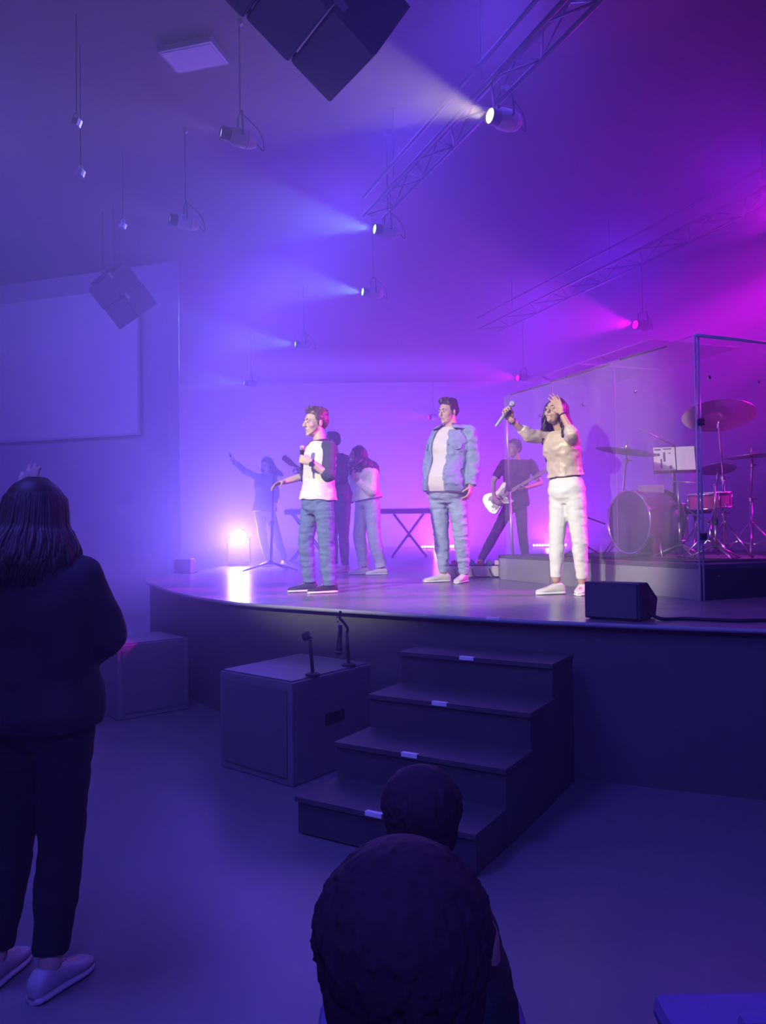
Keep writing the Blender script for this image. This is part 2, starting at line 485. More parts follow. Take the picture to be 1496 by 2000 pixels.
fz.loft([[p, q, q + V((0, 0, ST - 0.035)), p + V((0, 0, ST - 0.035))] for p, q in zip([x for x in inn], [x + (x - y) * 0.5 for x, y in zip(inn, front)])])
fz.build('fascia', mat('fascia black', (0.09, 0.088, 0.10), rough=0.7, nscale=3), stage)
MB().tube([p + V((0, 0, ST - 0.014)) for p in front], 0.0155, 6).build('edge_lip', mat('edge lip', (0.33, 0.33, 0.36), rough=0.4), stage, smooth=True)
M_TAPE = mat('white tape', (0.95, 0.95, 0.93), rough=0.6, namt=0.05)
MB().box((0.683, 4.822, ST - 0.006), (0.09, 0.026, 0.02), ((0.84, -0.54, 0), (0.54, 0.84, 0), (0, 0, 1))).build('tape_mark', M_TAPE, stage)

# steps up to the stage
up = V((0.52, 0.854, 0)); wd = V((0.854, -0.52, 0))
steps = thing('stage_steps', 'black steps with white tape marks leading up to the stage', 'steps', (0.1, 4.2, 0))
M_STEP = mat('step black', (0.07, 0.07, 0.078), rough=0.45, nscale=4, namt=0.3, bump=0.1, bscale=120)
corners = [V((-0.438, 3.84, 0)), V((-0.26, 4.125, 0)), V((-0.085, 4.42, 0)), V((0.10, 4.745, 0))]
for i, c in enumerate(corners):
    nx = corners[i + 1] if i < 3 else c + up * 0.36
    run = (nx - c).dot(up) + 0.0
    z0 = 0.0
    z1 = 0.188 * (i + 1)
    cc = c + wd * 0.48 + up * (run / 2) + V((0, 0, z1 / 2))
    MB().box(cc, (0.96, run, z1 - 0.02), (wd, up, V((0, 0, 1)))).build('step', M_STEP, steps)
    tc_ = c + wd * 0.48 + up * (run / 2 - 0.008)
    MB().box(tc_ + V((0, 0, z1 - 0.012)), (0.975, run + 0.02, 0.024), (wd, up, V((0, 0, 1)))).build('tread', M_STEP, steps)
    MB().box(c + wd * 0.45 - up * 0.008 + V((0, 0, z1 - 0.007)), (0.09, 0.024, 0.02), (wd, up, V((0, 0, 1)))).build('tape_mark', M_TAPE, steps)

# black boxes on the floor in front of the stage
def floor_box(label, A, ex, ey, h):
    o = V(A)
    ex, ey = V(ex), V(ey)
    bx_ = thing('speaker_box', label, 'box', o + (ex + ey) / 2)
    c = o + (ex + ey) / 2
    X, Y = ex.normalized(), ey.normalized()
    Z = V((0, 0, 1))
    MB().box(c + Z * (h / 2), (ex.length, ey.length, h - 0.002), (X, Y, Z)).build('cabinet', mat('box black', (0.17, 0.17, 0.185), rough=0.38, nscale=5, namt=0.2), bx_, bevel=0.008)
    MB().box(c + Z * (h + 0.004), (ex.length - 0.03, ey.length - 0.03, 0.008), (X, Y, Z)).build('top_mat', mat('box top', (0.17, 0.17, 0.2), rough=0.35), bx_, bevel=0.003)
    # recessed grille on the front and corner feet
    MB().box(c - Y * (ey.length / 2 + 0.004) + Z * (h / 2), (ex.length - 0.08, 0.012, h - 0.1), (X, Y, Z)).build('grille', mat('box grille', (0.13, 0.13, 0.145), rough=0.5), bx_)
    for i in (-1, 1):
        MB().box(c + X * (ex.length / 2 + 0.003) + Y * (i * 0.0) + Z * (h * 0.55), (0.012, 0.18, 0.07), (X, Y, Z)).build('handle', M_BLACKMETAL, bx_) if i == 1 else None
    return bx_
floor_box('black box on the floor beside the steps, with two short posts on top', (-1.062, 4.96, 0), (0.515, -0.44, 0), (0.455, 0.62, 0), 0.61)
floor_box('black box on the floor near the woman with the raised hand', (-2.14, 6.17, 0), (0.47, 0.39, 0), (-0.36, 0.434, 0), 0.60)
# ---------------------------------------------------------------- overhead rig
U = V((-0.38, 0.925, 0)).normalized()
Wp = V((U.y, -U.x, 0))
Zv = V((0, 0, 1))
M_TRUSS = mat('truss aluminium', (0.17, 0.165, 0.21), rough=0.35, metal=0.7, namt=0.1)

def truss(label, o, L, z, w=0.26, h=0.24, nb=14):
    o = V(o)
    t = thing('lighting_truss', label, 'truss', (o + U * (L / 2)) + Zv * z, group=None)
    ch = [(-w / 2, 0), (w / 2, 0), (-w / 2, h), (w / 2, h)]
    for a_, b_ in ch:
        s = o + Wp * a_ + Zv * (z + b_)
        MB().tube([s, s + U * L], 0.022, 8).build('chord', M_TRUSS, t, smooth=True)
    for i in range(nb):
        s = o + U * (L * (i + 0.0) / nb) + Zv * z
        e_ = o + U * (L * (i + 1.0) / nb) + Zv * z
        sgn = 1 if i % 2 else -1
        MB().tube([s + Wp * (sgn * w / 2), e_ - Wp * (sgn * w / 2)], 0.011, 6).build('brace', M_TRUSS, t, smooth=True)
        MB().tube([s + Wp * (w / 2) + Zv * (0 if i % 2 else h), e_ + Wp * (w / 2) + Zv * (h if i % 2 else 0)], 0.011, 6).build('brace', M_TRUSS, t, smooth=True)
    for f in (0.12, 0.5, 0.88):
        s = o + U * (L * f) + Zv * (z + h)
        MB().tube([s, V((s.x, s.y, CEIL))], 0.008, 6).build('hanger', M_BLACKMETAL, t)
    return t

truss('long lighting truss running over the stage front, near the pale yellow beam', (2.05, 4.6, 0), 5.6, 5.52)
truss('lighting truss above the drum shield carrying magenta lights', (5.35, 9.0, 0), 8.0, 5.75, w=0.5, h=0.25, nb=16)

M_CAN = mat('light housing', (0.42, 0.40, 0.48), rough=0.45, namt=0.08)
def fixture(label, lens, direction, color, power, angle=34, estr=25, hang=5.6, r=0.075, group='stage lights', lens_col=None, L=0.36):
    lens = V(lens)
    d = V(direction).normalized()
    t = thing('stage_light', label, 'stage light', lens, group)
    body = lens - d * 0.10
    # barrel, rear cap and lens tube
    MB().lathe([(r * 0.9, 0.0), (r * 1.02, 0.01), (r * 1.02, 0.10), (r * 0.95, 0.105)], lens - d * 0.105, d, 24, caps=False).build('lens_tube', M_BLACKMETAL, t, smooth=35)
    MB().lathe([(0.0, -L), (r * 0.7, -L), (r * 1.1, -L + 0.04), (r * 1.3, -L * 0.62), (r * 1.3, -0.14), (r * 1.0, -0.10)], lens, d, 24).build('housing', M_CAN, t, smooth=35)
    for k in range(3):
        MB().torus(lens - d * (L - 0.09 - k * 0.03), d, r * 1.2, 0.006, 24, 6).build('cooling_ring', M_CAN, t, smooth=True)
    lc = lens_col or color
    MB().lathe([(0.0, 0.012), (r * 0.5, 0.009), (r * 0.88, 0.0), (r * 0.88, -0.012), (0.0, -0.012)], lens - d * 0.018, d, 24).build('lens', mat('lens ' + label, (0.2, 0.2, 0.2), rough=0.2, emit=lc, estr=estr), t, smooth=30)
    # yoke and clamp up to the pipe
    side = d.cross(Zv).normalized()
    mid = lens - d * (L * 0.55)
    top = mid + Zv * 0.24
    MB().tube([mid + side * (r * 1.35), mid + side * (r * 1.35 + 0.02), top + side * (r * 1.2), top, top - side * (r * 1.2), mid - side * (r * 1.35 + 0.02), mid - side * (r * 1.35)], 0.011, 6).build('yoke', M_BLACKMETAL, t)
    MB().tube([top, V((top.x, top.y, max(hang, top.z + 0.05)))], 0.009, 6).build('clamp_rod', M_BLACKMETAL, t)
    MB().lathe([(0.032, -0.03), (0.04, 0.0), (0.032, 0.03)], V((top.x, top.y, max(hang, top.z + 0.05))), U, 10).build('clamp', M_GREYMETAL, t)
    MB().tube(spline([lens - d * L, lens - d * (L + 0.08) - Zv * 0.06, lens - d * (L + 0.04) + Zv * 0.12, top + Zv * 0.03], 4), 0.006, 5).build('power_cable', M_BLACK, t)
    if power:
        lamp('beam', 'SPOT', lens + d * 0.02, power, color, angle=angle, blend=0.35, size=r * 0.6, parent=t, direction=d)
    return t

CY = (0.28, 0.55, 1.0)
dA = (-0.86, -0.42, -0.02)
fixture('stage light throwing the pale yellow beam, largest in the rig', (1.02, 6.98, 5.30), (-0.84, -0.50, -0.06), (1.0, 0.80, 0.42), 420, 36, 3, 5.60, 0.075)
fixture('stage light with a pale cyan beam above the singer with the jacket', (-0.07, 9.61, 5.30), dA, CY, 700, 36, 4, CEIL - 0.03, 0.068)
fixture('smaller stage light with a cyan beam, under and behind the larger cyan one', (-0.29, 12.16, 5.30), dA, CY, 700, 36, 4, CEIL - 0.03, 0.068)
fixture('far stage light with a small teal lens, third of the cyan row', (-1.75, 15.53, 5.30), dA, (0.2, 0.62, 0.9), 700, 36, 3, CEIL - 0.03, 0.068)
fixture('very far stage light with a dim cyan lens in the violet haze', (-3.52, 19.55, 5.30), dA, CY, 700, 36, 3, CEIL - 0.03, 0.068)
fixture('dim pale stage light hanging below the ceiling panel', (-1.55, 7.45, 5.42), (-0.86, -0.40, 0.08), (0.55, 0.5, 1.0), 60, 30, 1.2, CEIL - 0.03, 0.068)
fixture('dim pale stage light above the far speaker array', (-2.62, 9.5, 5.42), (-0.86, -0.40, 0.08), (0.5, 0.45, 1.0), 60, 30, 1.2, CEIL - 0.03, 0.068)
fixture('magenta stage light with a wide beam above the drum shield', (4.65, 13.98, 5.20), dA, MAG, 900, 40, 4, CEIL - 0.03, 0.085)
fixture('magenta stage light at the middle of the far row', (3.34, 18.82, 5.20), dA, MAG, 900, 40, 4, CEIL - 0.03, 0.085)
fixture('farthest small magenta light, left of the man in the denim jacket', (1.51, 25.0, 5.16), dA, MAG, 700, 40, 3, CEIL - 0.03, 0.085)
fixture('magenta stage light at the right edge of the picture', (5.05, 9.3, 5.22), (-0.80, -0.58, 0.02), MAG, 160, 56, 4, 5.77, 0.085)

# small safety clips and connectors that glint on the left rigging
def motor(label, c, s=0.05):
    c = V(c)
    t = thing('rigging_clamp', label, 'clamp', c, 'rigging clamps on the left')
    MB().lathe([(s * 0.5, -s), (s, -s * 0.8), (s, s * 0.6), (s * 0.4, s)], c, (0.3, 0.1, 1), 10).build('body', mat('clamp metal', (0.6, 0.58, 0.68), rough=0.3, metal=0.6), t, smooth=35)
    MB().torus(c + Zv * (s * 1.3), (0, 1, 0), s * 0.5, s * 0.16, 14, 6).build('ring', M_GREYMETAL, t)
    MB().tube([c + Zv * (s * 1.7), V((c.x, c.y, CEIL))], 0.006, 5).build('steel_wire', M_BLACKMETAL, t)
motor('upper rigging clamp hanging left of the ceiling panel', (-2.95, 7.42, 5.52), 0.05)
motor('lower rigging clamp hanging under the upper one at far left', (-3.1, 7.9, 5.25), 0.045)
motor('rigging clamp above the far speaker array', (-3.42, 10.15, 5.60), 0.045)

# flown loudspeakers
def array(label, tip, w, b, n=3, width=0.63, depth=0.48, high=0.36):
    """tip = lowest front corner, w = along the front's lower edge, b = along the side's lower edge"""
    tip, w = V(tip), V(w).normalized()
    b = V(b)
    b = (b - w * b.dot(w)).normalized()
    u = w.cross(b)
    if u.z < 0:
        u = -u
    t = thing('line_array', label, 'speaker', tip + w * (width / 2))
    for k in range(n):
        o = tip + u * (k * (high + 0.012)) - b * (0.02 * k)
        c = o + w * (width / 2) + b * (depth / 2) + u * (high / 2)
        cab = MB().box(c, (width, depth, high), (w, b, u)).build('cabinet', mat('speaker black', (0.05, 0.048, 0.06), rough=0.5), t, bevel=0.006)
        MB().box(o + w * (width / 2) - b * 0.008 + u * (high / 2), (width - 0.03, 0.016, high - 0.03), (w, b, u)).build('grille', mat('speaker grille', (0.075, 0.07, 0.09), rough=0.55, bump=0.5, bscale=250), cab)
        for s in (0, 1):
            MB().box(o + w * (s * width) + b * 0.05 + u * (high - 0.02), (0.03, 0.05, 0.09), (w, b, u)).build('rigging_plate', M_GREYMETAL, cab)
    topc = tip + u * (n * (high + 0.012)) + w * (width / 2) + b * (depth / 2)
    fr = MB().box(topc + u * 0.03, (width * 0.8, depth * 0.8, 0.05), (w, b, u)).build('fly_frame', M_BLACKMETAL, t)
    for s in (-1, 1):
        q = topc + w * (s * width * 0.3)
        MB().tube([q, V((q.x, q.y, CEIL))], 0.012, 6).build('chain', M_BLACKMETAL, fr)
array('black flown speaker array at the top edge above the stage front', (-0.334, 5.314, 4.5), (0.52, -0.85, 0), (0.34, 0.48, 0.81), 3)
array('black flown speaker array hanging in front of the white screen', (-4.2, 12.3, 4.78), (0.62, -0.6, 0.12), (0.55, 0.45, 0.6), 2, 0.62, 0.45, 0.36)
# ---------------------------------------------------------------- people
def skin(c, n):
    return mat('skin ' + n, c, rough=0.5, nscale=25, namt=0.06, spec=0.4)
M_HAIR = {'dark': mat('dark brown hair', (0.028, 0.018, 0.016), rough=0.42, nscale=60, namt=0.4, stretch=(1, 1, 0.15)),
          'brown': mat('brown hair', (0.09, 0.05, 0.032), rough=0.45, nscale=60, namt=0.4, stretch=(1, 1, 0.15))}

def hand(mb, wrist, d, n, side, curl=20, spread=6, sc=1.0, thumb=35):
    """palm, four unequal fingers with knuckle bends and a thumb; d = wrist to knuckles, n = palm side, side = +1/-1 thumb side"""
    wrist, d = V(wrist), V(d).normalized()
    n = V(n)
    n = (n - d * n.dot(d)).normalized()
    s = d.cross(n) * side
    k = sc
    M = Matrix((s, d, n)).transposed()
    mb.ell(wrist + d * 0.045 * k, (0.041 * k, 0.055 * k, 0.017 * k), M)
    for i in range(4):
        off = (0.030 - 0.020 * i) * k
        mb.capsule(wrist + d * 0.02 * k + s * off * 0.6, wrist + d * 0.088 * k + s * off, 0.012 * k, 0.0105 * k, 8, 3)
        p = wrist + d * (0.088 - (0.006 if i == 3 else 0.0)) * k + s * off
        ln = [0.040, 0.045, 0.042, 0.032][i] * k
        ang = math.radians(spread * (1.5 - i))
        dd = (d * math.cos(ang) + s * math.sin(ang)).normalized()
        r = 0.0098 * k
        for j in range(3):
            c = math.radians(curl * (0.8 if j == 0 else 1.0) + 2 * i)
            nn = (n - dd * n.dot(dd)).normalized() if j == 0 else nn
            dd, nn = (dd * math.cos(c) + nn * math.sin(c)), (nn * math.cos(c) - dd * math.sin(c))
            q = p + dd * ln * [1, 0.7, 0.55][j]
            mb.capsule(p, q, r, r * 0.92, 8, 3)
            r *= 0.92
            p = q
    p = wrist + d * 0.022 * k + s * 0.028 * k + n * 0.004 * k
    t = math.radians(thumb)
    dd = (d * math.cos(t) + s * math.sin(t) + n * 0.25).normalized()
    q = p + dd * 0.042 * k
    mb.capsule(p, q, 0.015 * k, 0.0115 * k, 8, 3)
    dd2 = (dd + d * 0.35 + n * (0.35 + curl / 60.0) - s * curl / 110.0).normalized()
    q2 = q + dd2 * 0.032 * k
    mb.capsule(q, q2, 0.0115 * k, 0.0105 * k, 8, 3)
    q3 = q2 + (dd2 + n * curl / 90.0 - s * curl / 90.0).normalized() * 0.024 * k
    mb.capsule(q2, q3, 0.0105 * k, 0.009 * k, 8, 3)

class Torso:
    """cross sections from the seat (t=0) to the base of the neck (t=1)"""
    def __init__(s, j, w=1.0, dpt=1.0, belly=0.0, chest=0.0, table=None):
        s.P, s.N = V(j['pel']), V(j['neck'])
        s.sh = (V(j['shB']) - V(j['shA']))
        s.hp = (V(j['hpB']) - V(j['hpA']))
        s.w, s.d, s.belly, s.chest = w, dpt, belly, chest
        s.fwd = V(j['fwd']).normalized()
        s.tab = table or [(-0.16, 0.105, 0.085), (-0.08, 0.150, 0.110), (0.04, 0.168, 0.122), (0.14, 0.162, 0.116), (0.30, 0.140, 0.104), (0.48, 0.148, 0.108), (0.66, 0.162, 0.118), (0.80, 0.165, 0.112), (0.90, 0.135, 0.092), (0.97, 0.085, 0.070), (1.02, 0.060, 0.058)]
    def at(s, t):
        tb = s.tab
        for a_, b_ in zip(tb, tb[1:]):
            if t <= b_[0]:
                break
        f = max(0, min(1, (t - a_[0]) / (b_[0] - a_[0])))
        f = f * f * (3 - 2 * f)
        rx = (a_[1] + (b_[1] - a_[1]) * f) * s.w
        ry = (a_[2] + (b_[2] - a_[2]) * f) * s.d
        k = max(0, min(1, t))
        side = (s.hp.normalized() * (1 - k) + s.sh.normalized() * k)
        side.z *= 0.4
        axis = (s.N - s.P).normalized()
        side = (side - axis * side.dot(axis)).normalized()
        f_ = axis.cross(side)
        if f_.dot(s.fwd) < 0:
            f_ = -f_
        bl = s.belly * math.exp(-((t - 0.22) / 0.25) ** 2) + s.chest * math.exp(-((t - 0.68) / 0.12) ** 2)
        c = s.P.lerp(s.N, t) + f_ * (bl * 0.5)
        return c, side, f_, rx, ry + bl * 0.5
    def ring(s, t, off=0.0, n=28, a0=0.0, a1=2 * math.pi, closed=True):
        c, side, f_, rx, ry = s.at(t)
        out = []
        m = n if closed else n - 1
        for k in range(n):
            a_ = a0 + (a1 - a0) * k / m
            ca, sa = math.cos(a_), math.sin(a_)
            e = 0.86
            x = math.copysign(abs(ca) ** e, ca)
            y = math.copysign(abs(sa) ** e, sa)
            out.append(c + side * (x * (rx + off)) + f_ * (y * (ry + off)))
        return out
    def loft(s, mb, t0, t1, off=0.0, n=28, k=14, flare=0.0):
        rings = []
        for i in range(k + 1):
            t = t0 + (t1 - t0) * i / k
            rings.append(s.ring(t, off + flare * max(0, 1 - i / (k * 0.5)), n))
        mb.loft(rings)

def head_axes(yaw, pitch, roll=0):
    return Euler((math.radians(pitch), math.radians(roll), math.radians(yaw)), 'XYZ').to_matrix() if False else (Matrix.Rotation(math.radians(yaw), 3, 'Z') @ Matrix.Rotation(math.radians(pitch), 3, 'X') @ Matrix.Rotation(math.radians(roll), 3, 'Y'))

def head(mb, c, M, k=1.0, jaw=1.0, cheek=1.0):
    """faces -Y in its own frame"""
    c = V(c)
    P = lambda x, y, z: c + M @ (V((x, y, z)) * k)
    S = lambda *r: tuple(x * k for x in r)
    mb.ell(P(0, 0.02, 0.035), S(0.076, 0.096, 0.088), M, 18, 12)
    mb.ell(P(0, -0.018, 0.03), S(0.068, 0.075, 0.075), M, 18, 12)
    mb.ell(P(0, -0.028, -0.03), S(0.060 * jaw, 0.060, 0.078), M, 18, 12)
    mb.ell(P(0, -0.035, -0.078), S(0.047 * jaw, 0.050, 0.036), M)
    mb.ell(P(0, -0.078, -0.098), S(0.020, 0.014, 0.016), M)
    mb.capsule(P(-0.036, -0.076, 0.026), P(0.036, -0.076, 0.026), 0.016 * k, 0.016 * k)
    mb.capsule(P(0, -0.090, 0.020), P(0, -0.112, -0.022), 0.0095 * k, 0.0135 * k)
    mb.ell(P(0, -0.100, -0.027), S(0.019, 0.013, 0.010), M)
    for s in (-1, 1):
        mb.ell(P(s * 0.040 * cheek, -0.058, -0.022), S(0.026 * cheek, 0.026, 0.026), M)
        mb.ell(P(s * 0.081, 0.012, -0.004), S(0.010, 0.020, 0.031), M @ Matrix.Rotation(s * 0.35, 3, 'Z'))
    mb.capsule(P(-0.017, -0.084, -0.055), P(0.017, -0.084, -0.055), 0.0095 * k, 0.0095 * k)
    mb.capsule(P(-0.014, -0.083, -0.068), P(0.014, -0.083, -0.068), 0.0095 * k, 0.0095 * k)

def face_parts(root, c, M, k, hair_mat, lips=(0.42, 0.17, 0.15), closed=False, brow=True):
    c = V(c)
    P = lambda x, y, z: c + M @ (V((x, y, z)) * k)
    S = lambda *r: tuple(x * k for x in r)
    for s in (-1, 1):
        if not closed:
            e = MB().ell(P(s * 0.030, -0.078, 0.004), S(0.0135, 0.011, 0.0075), M, 10, 7).build('eye', mat('eye white', (0.7, 0.68, 0.66), rough=0.2), root, smooth=True)
            MB().ell(P(s * 0.031, -0.0875, 0.004), S(0.0055, 0.003, 0.0058), M, 8, 6).build('iris', mat('iris', (0.03, 0.02, 0.015), rough=0.15), e, smooth=True)
        else:
            MB().tube([P(s * 0.016, -0.090, 0.003), P(s * 0.030, -0.092, -0.002), P(s * 0.044, -0.082, 0.003)], 0.003 * k, 6).build('eyelid', hair_mat, root, smooth=True)
        if brow:
            MB().tube([P(s * 0.012, -0.092, 0.026), P(s * 0.030, -0.094, 0.033), P(s * 0.050, -0.076, 0.027)], [0.004 * k, 0.005 * k, 0.003 * k], 6).build('eyebrow', hair_mat, root, smooth=True)
    MB().tube([P(-0.022, -0.086, -0.061), P(-0.008, -0.095, -0.058), P(0.008, -0.095, -0.058), P(0.022, -0.086, -0.061)], [0.002 * k, 0.0055 * k, 0.0055 * k, 0.002 * k], 6).build('mouth', mat('lips', lips, rough=0.45), root, smooth=True)

def short_hair(root, c, M, k, m, quiff=0.03, n=70):
    c = V(c)
    P = lambda x, y, z: c + M @ (V((x, y, z)) * k)
    S = lambda *r: tuple(x * k for x in r)
    mb = MB()
    mb.ell(P(0, 0.024, 0.082), S(0.080, 0.098, 0.062), M, 18, 12)
    mb.ell(P(0, 0.050, 0.030), S(0.081, 0.076, 0.082), M, 18, 12)
    for s in (-1, 1):
        mb.ell(P(s * 0.070, 0.012, 0.045), S(0.014, 0.050, 0.050), M)
        mb.ell(P(s * 0.074, -0.012, 0.010), S(0.008, 0.014, 0.030), M)
    for i in range(n):
        x = random.uniform(-0.06, 0.06)
        y = random.uniform(-0.055, 0.09)
        z = 0.088 + 0.050 * math.sqrt(max(0, 1 - (x / 0.085) ** 2 - ((y - 0.02) / 0.105) ** 2))
        f = max(0, -y / 0.07)
        mb.capsule(P(x, y, z), P(x * 1.1, y - 0.006 - 0.010 * f, z + 0.012 + quiff * f * random.uniform(0.4, 1)), 0.013 * k, 0.005 * k, 7, 2)
    return organic(mb, 'hair', m, root, 0.006, 2, (0.004, 45, 30))

def long_hair(root, c, M, k, m, drop=0.4, width=1.0, wave=0.02, n=90, front=0.25, fall=None, thick=0.012, back=0.02, arc=150, top=1.0, lens=None):
    """cap plus separate locks that fall from the crown over sides and back"""
    c = V(c)
    P = lambda x, y, z: c + M @ (V((x, y, z)) * k)
    S = lambda *r: tuple(x * k for x in r)
    mb = MB()
    mb.ell(P(0, 0.022, 0.062 * top), S(0.087, 0.100, 0.078), M, 18, 12)
    mb.ell(P(0, 0.050, 0.010), S(0.086, 0.080, 0.10), M, 18, 12)
    for i in range(n):
        az = math.radians(random.uniform(-arc, arc))       # 0 = back of the head
        x0, y0 = math.sin(az), math.cos(az)
        r = random.uniform(0.9, 1.1)
        p0 = P(0.03 * x0, 0.02 + 0.03 * y0, 0.135)
        p1 = P(0.088 * x0, 0.02 + 0.10 * y0, 0.07)
        p2 = P(0.096 * x0 * r, 0.025 + 0.105 * y0 * r, -0.02)
        L = drop * random.uniform(0.75, 1.05) * (1.0 if lens is None else lens(az))
        pts = [p0, p1, p2]
        nseg = 7
        ph = random.uniform(0, 6.28)
        side = M @ V((x0, y0, 0))
        side = V((side.x, side.y, 0))
        bk = M @ V((0, 1, 0))
        for j in range(1, nseg + 1):
            f = j / nseg
            q = p2 + V((0, 0, -L * f)) + side * (0.03 * width * math.sin(f * 2.2)) + V((bk.x, bk.y, 0)) * (back * f)
            q += V((math.sin(ph + f * 9), math.cos(ph + f * 8), 0)) * wave * (0.3 + f)
            if fall is not None:
                q += V(fall) * (f * f)
            pts.append(q)
        t = thick * random.uniform(0.7, 1.2)
        mb.tube(spline(pts, 2), [t * 0.8 + t * 0.6 * math.sin(min(1, (q_ + 1) / 12.0) * 1.6) if q_ < 15 else t * 0.4 for q_ in range(len(spline(pts, 2)))], 6)
    return mb.build('hair', m, root, smooth=True)

def shoe(root, an, toe, floor, color, sole=(0.8, 0.8, 0.78), L=0.28, lace=(0.8, 0.8, 0.8), nm='shoe'):
    an, toe = V(an), V(toe)
    d = V((toe.x - an.x, toe.y - an.y, 0)).normalized()
    s = V((-d.y, d.x, 0))
    heel = V((an.x, an.y, floor)) - d * 0.075
    sec = [(0.0, 0.020, 0.060), (0.03, 0.031, 0.078), (0.12, 0.036, 0.096), (0.28, 0.038, 0.098), (0.42, 0.040, 0.084), (0.60, 0.046, 0.066), (0.78, 0.048, 0.053), (0.92, 0.038, 0.044), (0.98, 0.022, 0.036), (1.0, 0.008, 0.030)]
    def rings(z0, sc, top):
        out = []
        for t, w, h in sec:
            c = heel + d * (t * L)
            hh = h if top is None else top
            ring = []
            for k in range(16):
                a_ = 2 * math.pi * k / 16
                x, y = math.cos(a_), math.sin(a_)
                x = math.copysign(abs(x) ** 0.7, x)
                y = math.copysign(abs(y) ** 0.8, y)
                ring.append(c + s * (x * w * sc) + V((0, 0, z0 + (hh - z0) * (0.5 + 0.5 * y))))
            out.append(ring)
        return out
    n = '%.2f %.2f %.2f' % tuple(color)
    up_ = MB().loft(rings(0.014, 1.0, None)).build(nm, mat('shoe ' + n, color, rough=0.55, nscale=30), root, smooth=50)
    MB().loft(rings(0.0, 1.10, 0.026)).build('sole', mat('sole %.2f' % sole[0], sole, rough=0.6), up_, smooth=50)
    for i in range(4):
        t = 0.44 + 0.065 * i
        z = 0.082 - 0.0075 * i * 1.0
        c = heel + d * (t * L) + V((0, 0, z))
        MB().tube([c - s * 0.026 - V((0, 0, 0.010)), c + V((0, 0, 0.004)), c + s * 0.026 - V((0, 0, 0.010)) + d * 0.008], 0.0035, 5).build('lace', mat('lace', lace, rough=0.8), up_)
    return up_

def limbs(mb, ps, rs):
    for (a_, b_), (ra, rb) in zip(zip(ps, ps[1:]), zip(rs, rs[1:])):
        mb.capsule(a_, b_, ra, rb, 14, 4)

def body(root, j, T, M, sk, hs=1.0, arm=(0.050, 0.038, 0.027), leg=(0.080, 0.055, 0.038), handA=None, handB=None, jaw=1.0, cheek=1.0, voxel=0.0075, floor=0.94, neck_r=0.052, hand_sc=1.0):
    mb = MB()
    head(mb, j['head'], M, hs, jaw, cheek)
    hc = V(j['head'])
    mb.capsule(V(j['neck']) - (V(j['neck']) - V(j['pel'])).normalized() * 0.03, hc + M @ V((0, 0.022, -0.05)), neck_r * 1.08, neck_r, 14)
    T.loft(mb, -0.14, 1.0, -0.012)
    for s in 'AB':
        limbs(mb, [j['sh' + s], j['el' + s], j['wr' + s]], arm)
        h = handA if s == 'A' else handB
        if h:
            hand(mb, j['wr' + s], V(j['hd' + s]) - V(j['wr' + s]), h[0], h[1], h[2], h[3] if len(h) > 3 else 6, hand_sc, h[4] if len(h) > 4 else 35)
        an = V(j['an' + s]); 
        limbs(mb, [j['hp' + s], j['kn' + s], an], leg)
        toe = V(j['to' + s])
        d_ = V((toe.x - an.x, toe.y - an.y, 0)).normalized()
        mb.capsule(V((an.x, an.y, floor + 0.055)), V((an.x, an.y, floor + 0.04)) + d_ * 0.11, 0.032, 0.022)
    return organic(mb, 'body', sk, root, voxel, 2)

def trousers(root, j, T, m, leg=(0.095, 0.070, 0.055), off=0.012, top=0.10, folds=(0.007, 14, 24), name='trousers', fin=None, voxel=0.009):
    mb = MB()
    T.loft(mb, -0.17, top, off)
    for s in 'AB':
        hp, kn, an = V(j['hp' + s]), V(j['kn' + s]), V(j['an' + s])
        an2 = kn.lerp(an, fin) if fin else an
        limbs(mb, [hp, kn], leg[:2])
        # flat-ended lower leg
        pts = [kn, kn.lerp(an2, 0.35), kn.lerp(an2, 0.75), an2]
        mb.capsule(kn - (an2 - kn).normalized() * 0.01, kn.lerp(an2, 0.5), leg[1], (leg[1] + leg[2]) / 2, 16)
        mb.tube(pts, [leg[1], leg[1] * 0.97 + leg[2] * 0.03, leg[1] * 0.3 + leg[2] * 0.7, leg[2]], 18)
    return organic(mb, name, m, root, voxel, 4, folds)

def sleeve(mb, j, s, rs, upto=1.0, flat=True):
    """upto: 1 = elbow, 2 = wrist"""
    sh, el, wr = V(j['sh' + s]), V(j['el' + s]), V(j['wr' + s])
    if upto <= 1:
        e = sh.lerp(el, upto)
        mb.capsule(sh, sh.lerp(el, upto * 0.6), rs[0], rs[0] * 0.6 + rs[1] * 0.4, 16)
        mb.tube([sh, sh.lerp(el, upto * 0.5), e], [rs[0], (rs[0] + rs[1]) / 2, rs[1]], 18)
    else:
        mb.capsule(sh, el, rs[0], rs[1], 16)
        e = el.lerp(wr, upto - 1)
        mb.capsule(el, el.lerp(e, 0.6), rs[1], rs[1] * 0.5 + rs[2] * 0.5, 16)
        mb.tube([el, el.lerp(e, 0.5), e], [rs[1], (rs[1] + rs[2]) / 2, rs[2]], 18)

def top_body(mb, j, T, hem=-0.02, neck_t=0.985, off=0.016, flare=0.0, shoulder=0.058):
    T.loft(mb, hem, neck_t, off, flare=flare)
    a_, b_ = V(j['shA']), V(j['shB'])
    n_ = V(j['neck'])
    m_ = n_ - (n_ - V(j['pel'])).normalized() * 0.045
    mb.capsule(a_, m_, shoulder, shoulder * 0.95, 14)
    mb.capsule(b_, m_, shoulder, shoulder * 0.95, 14)

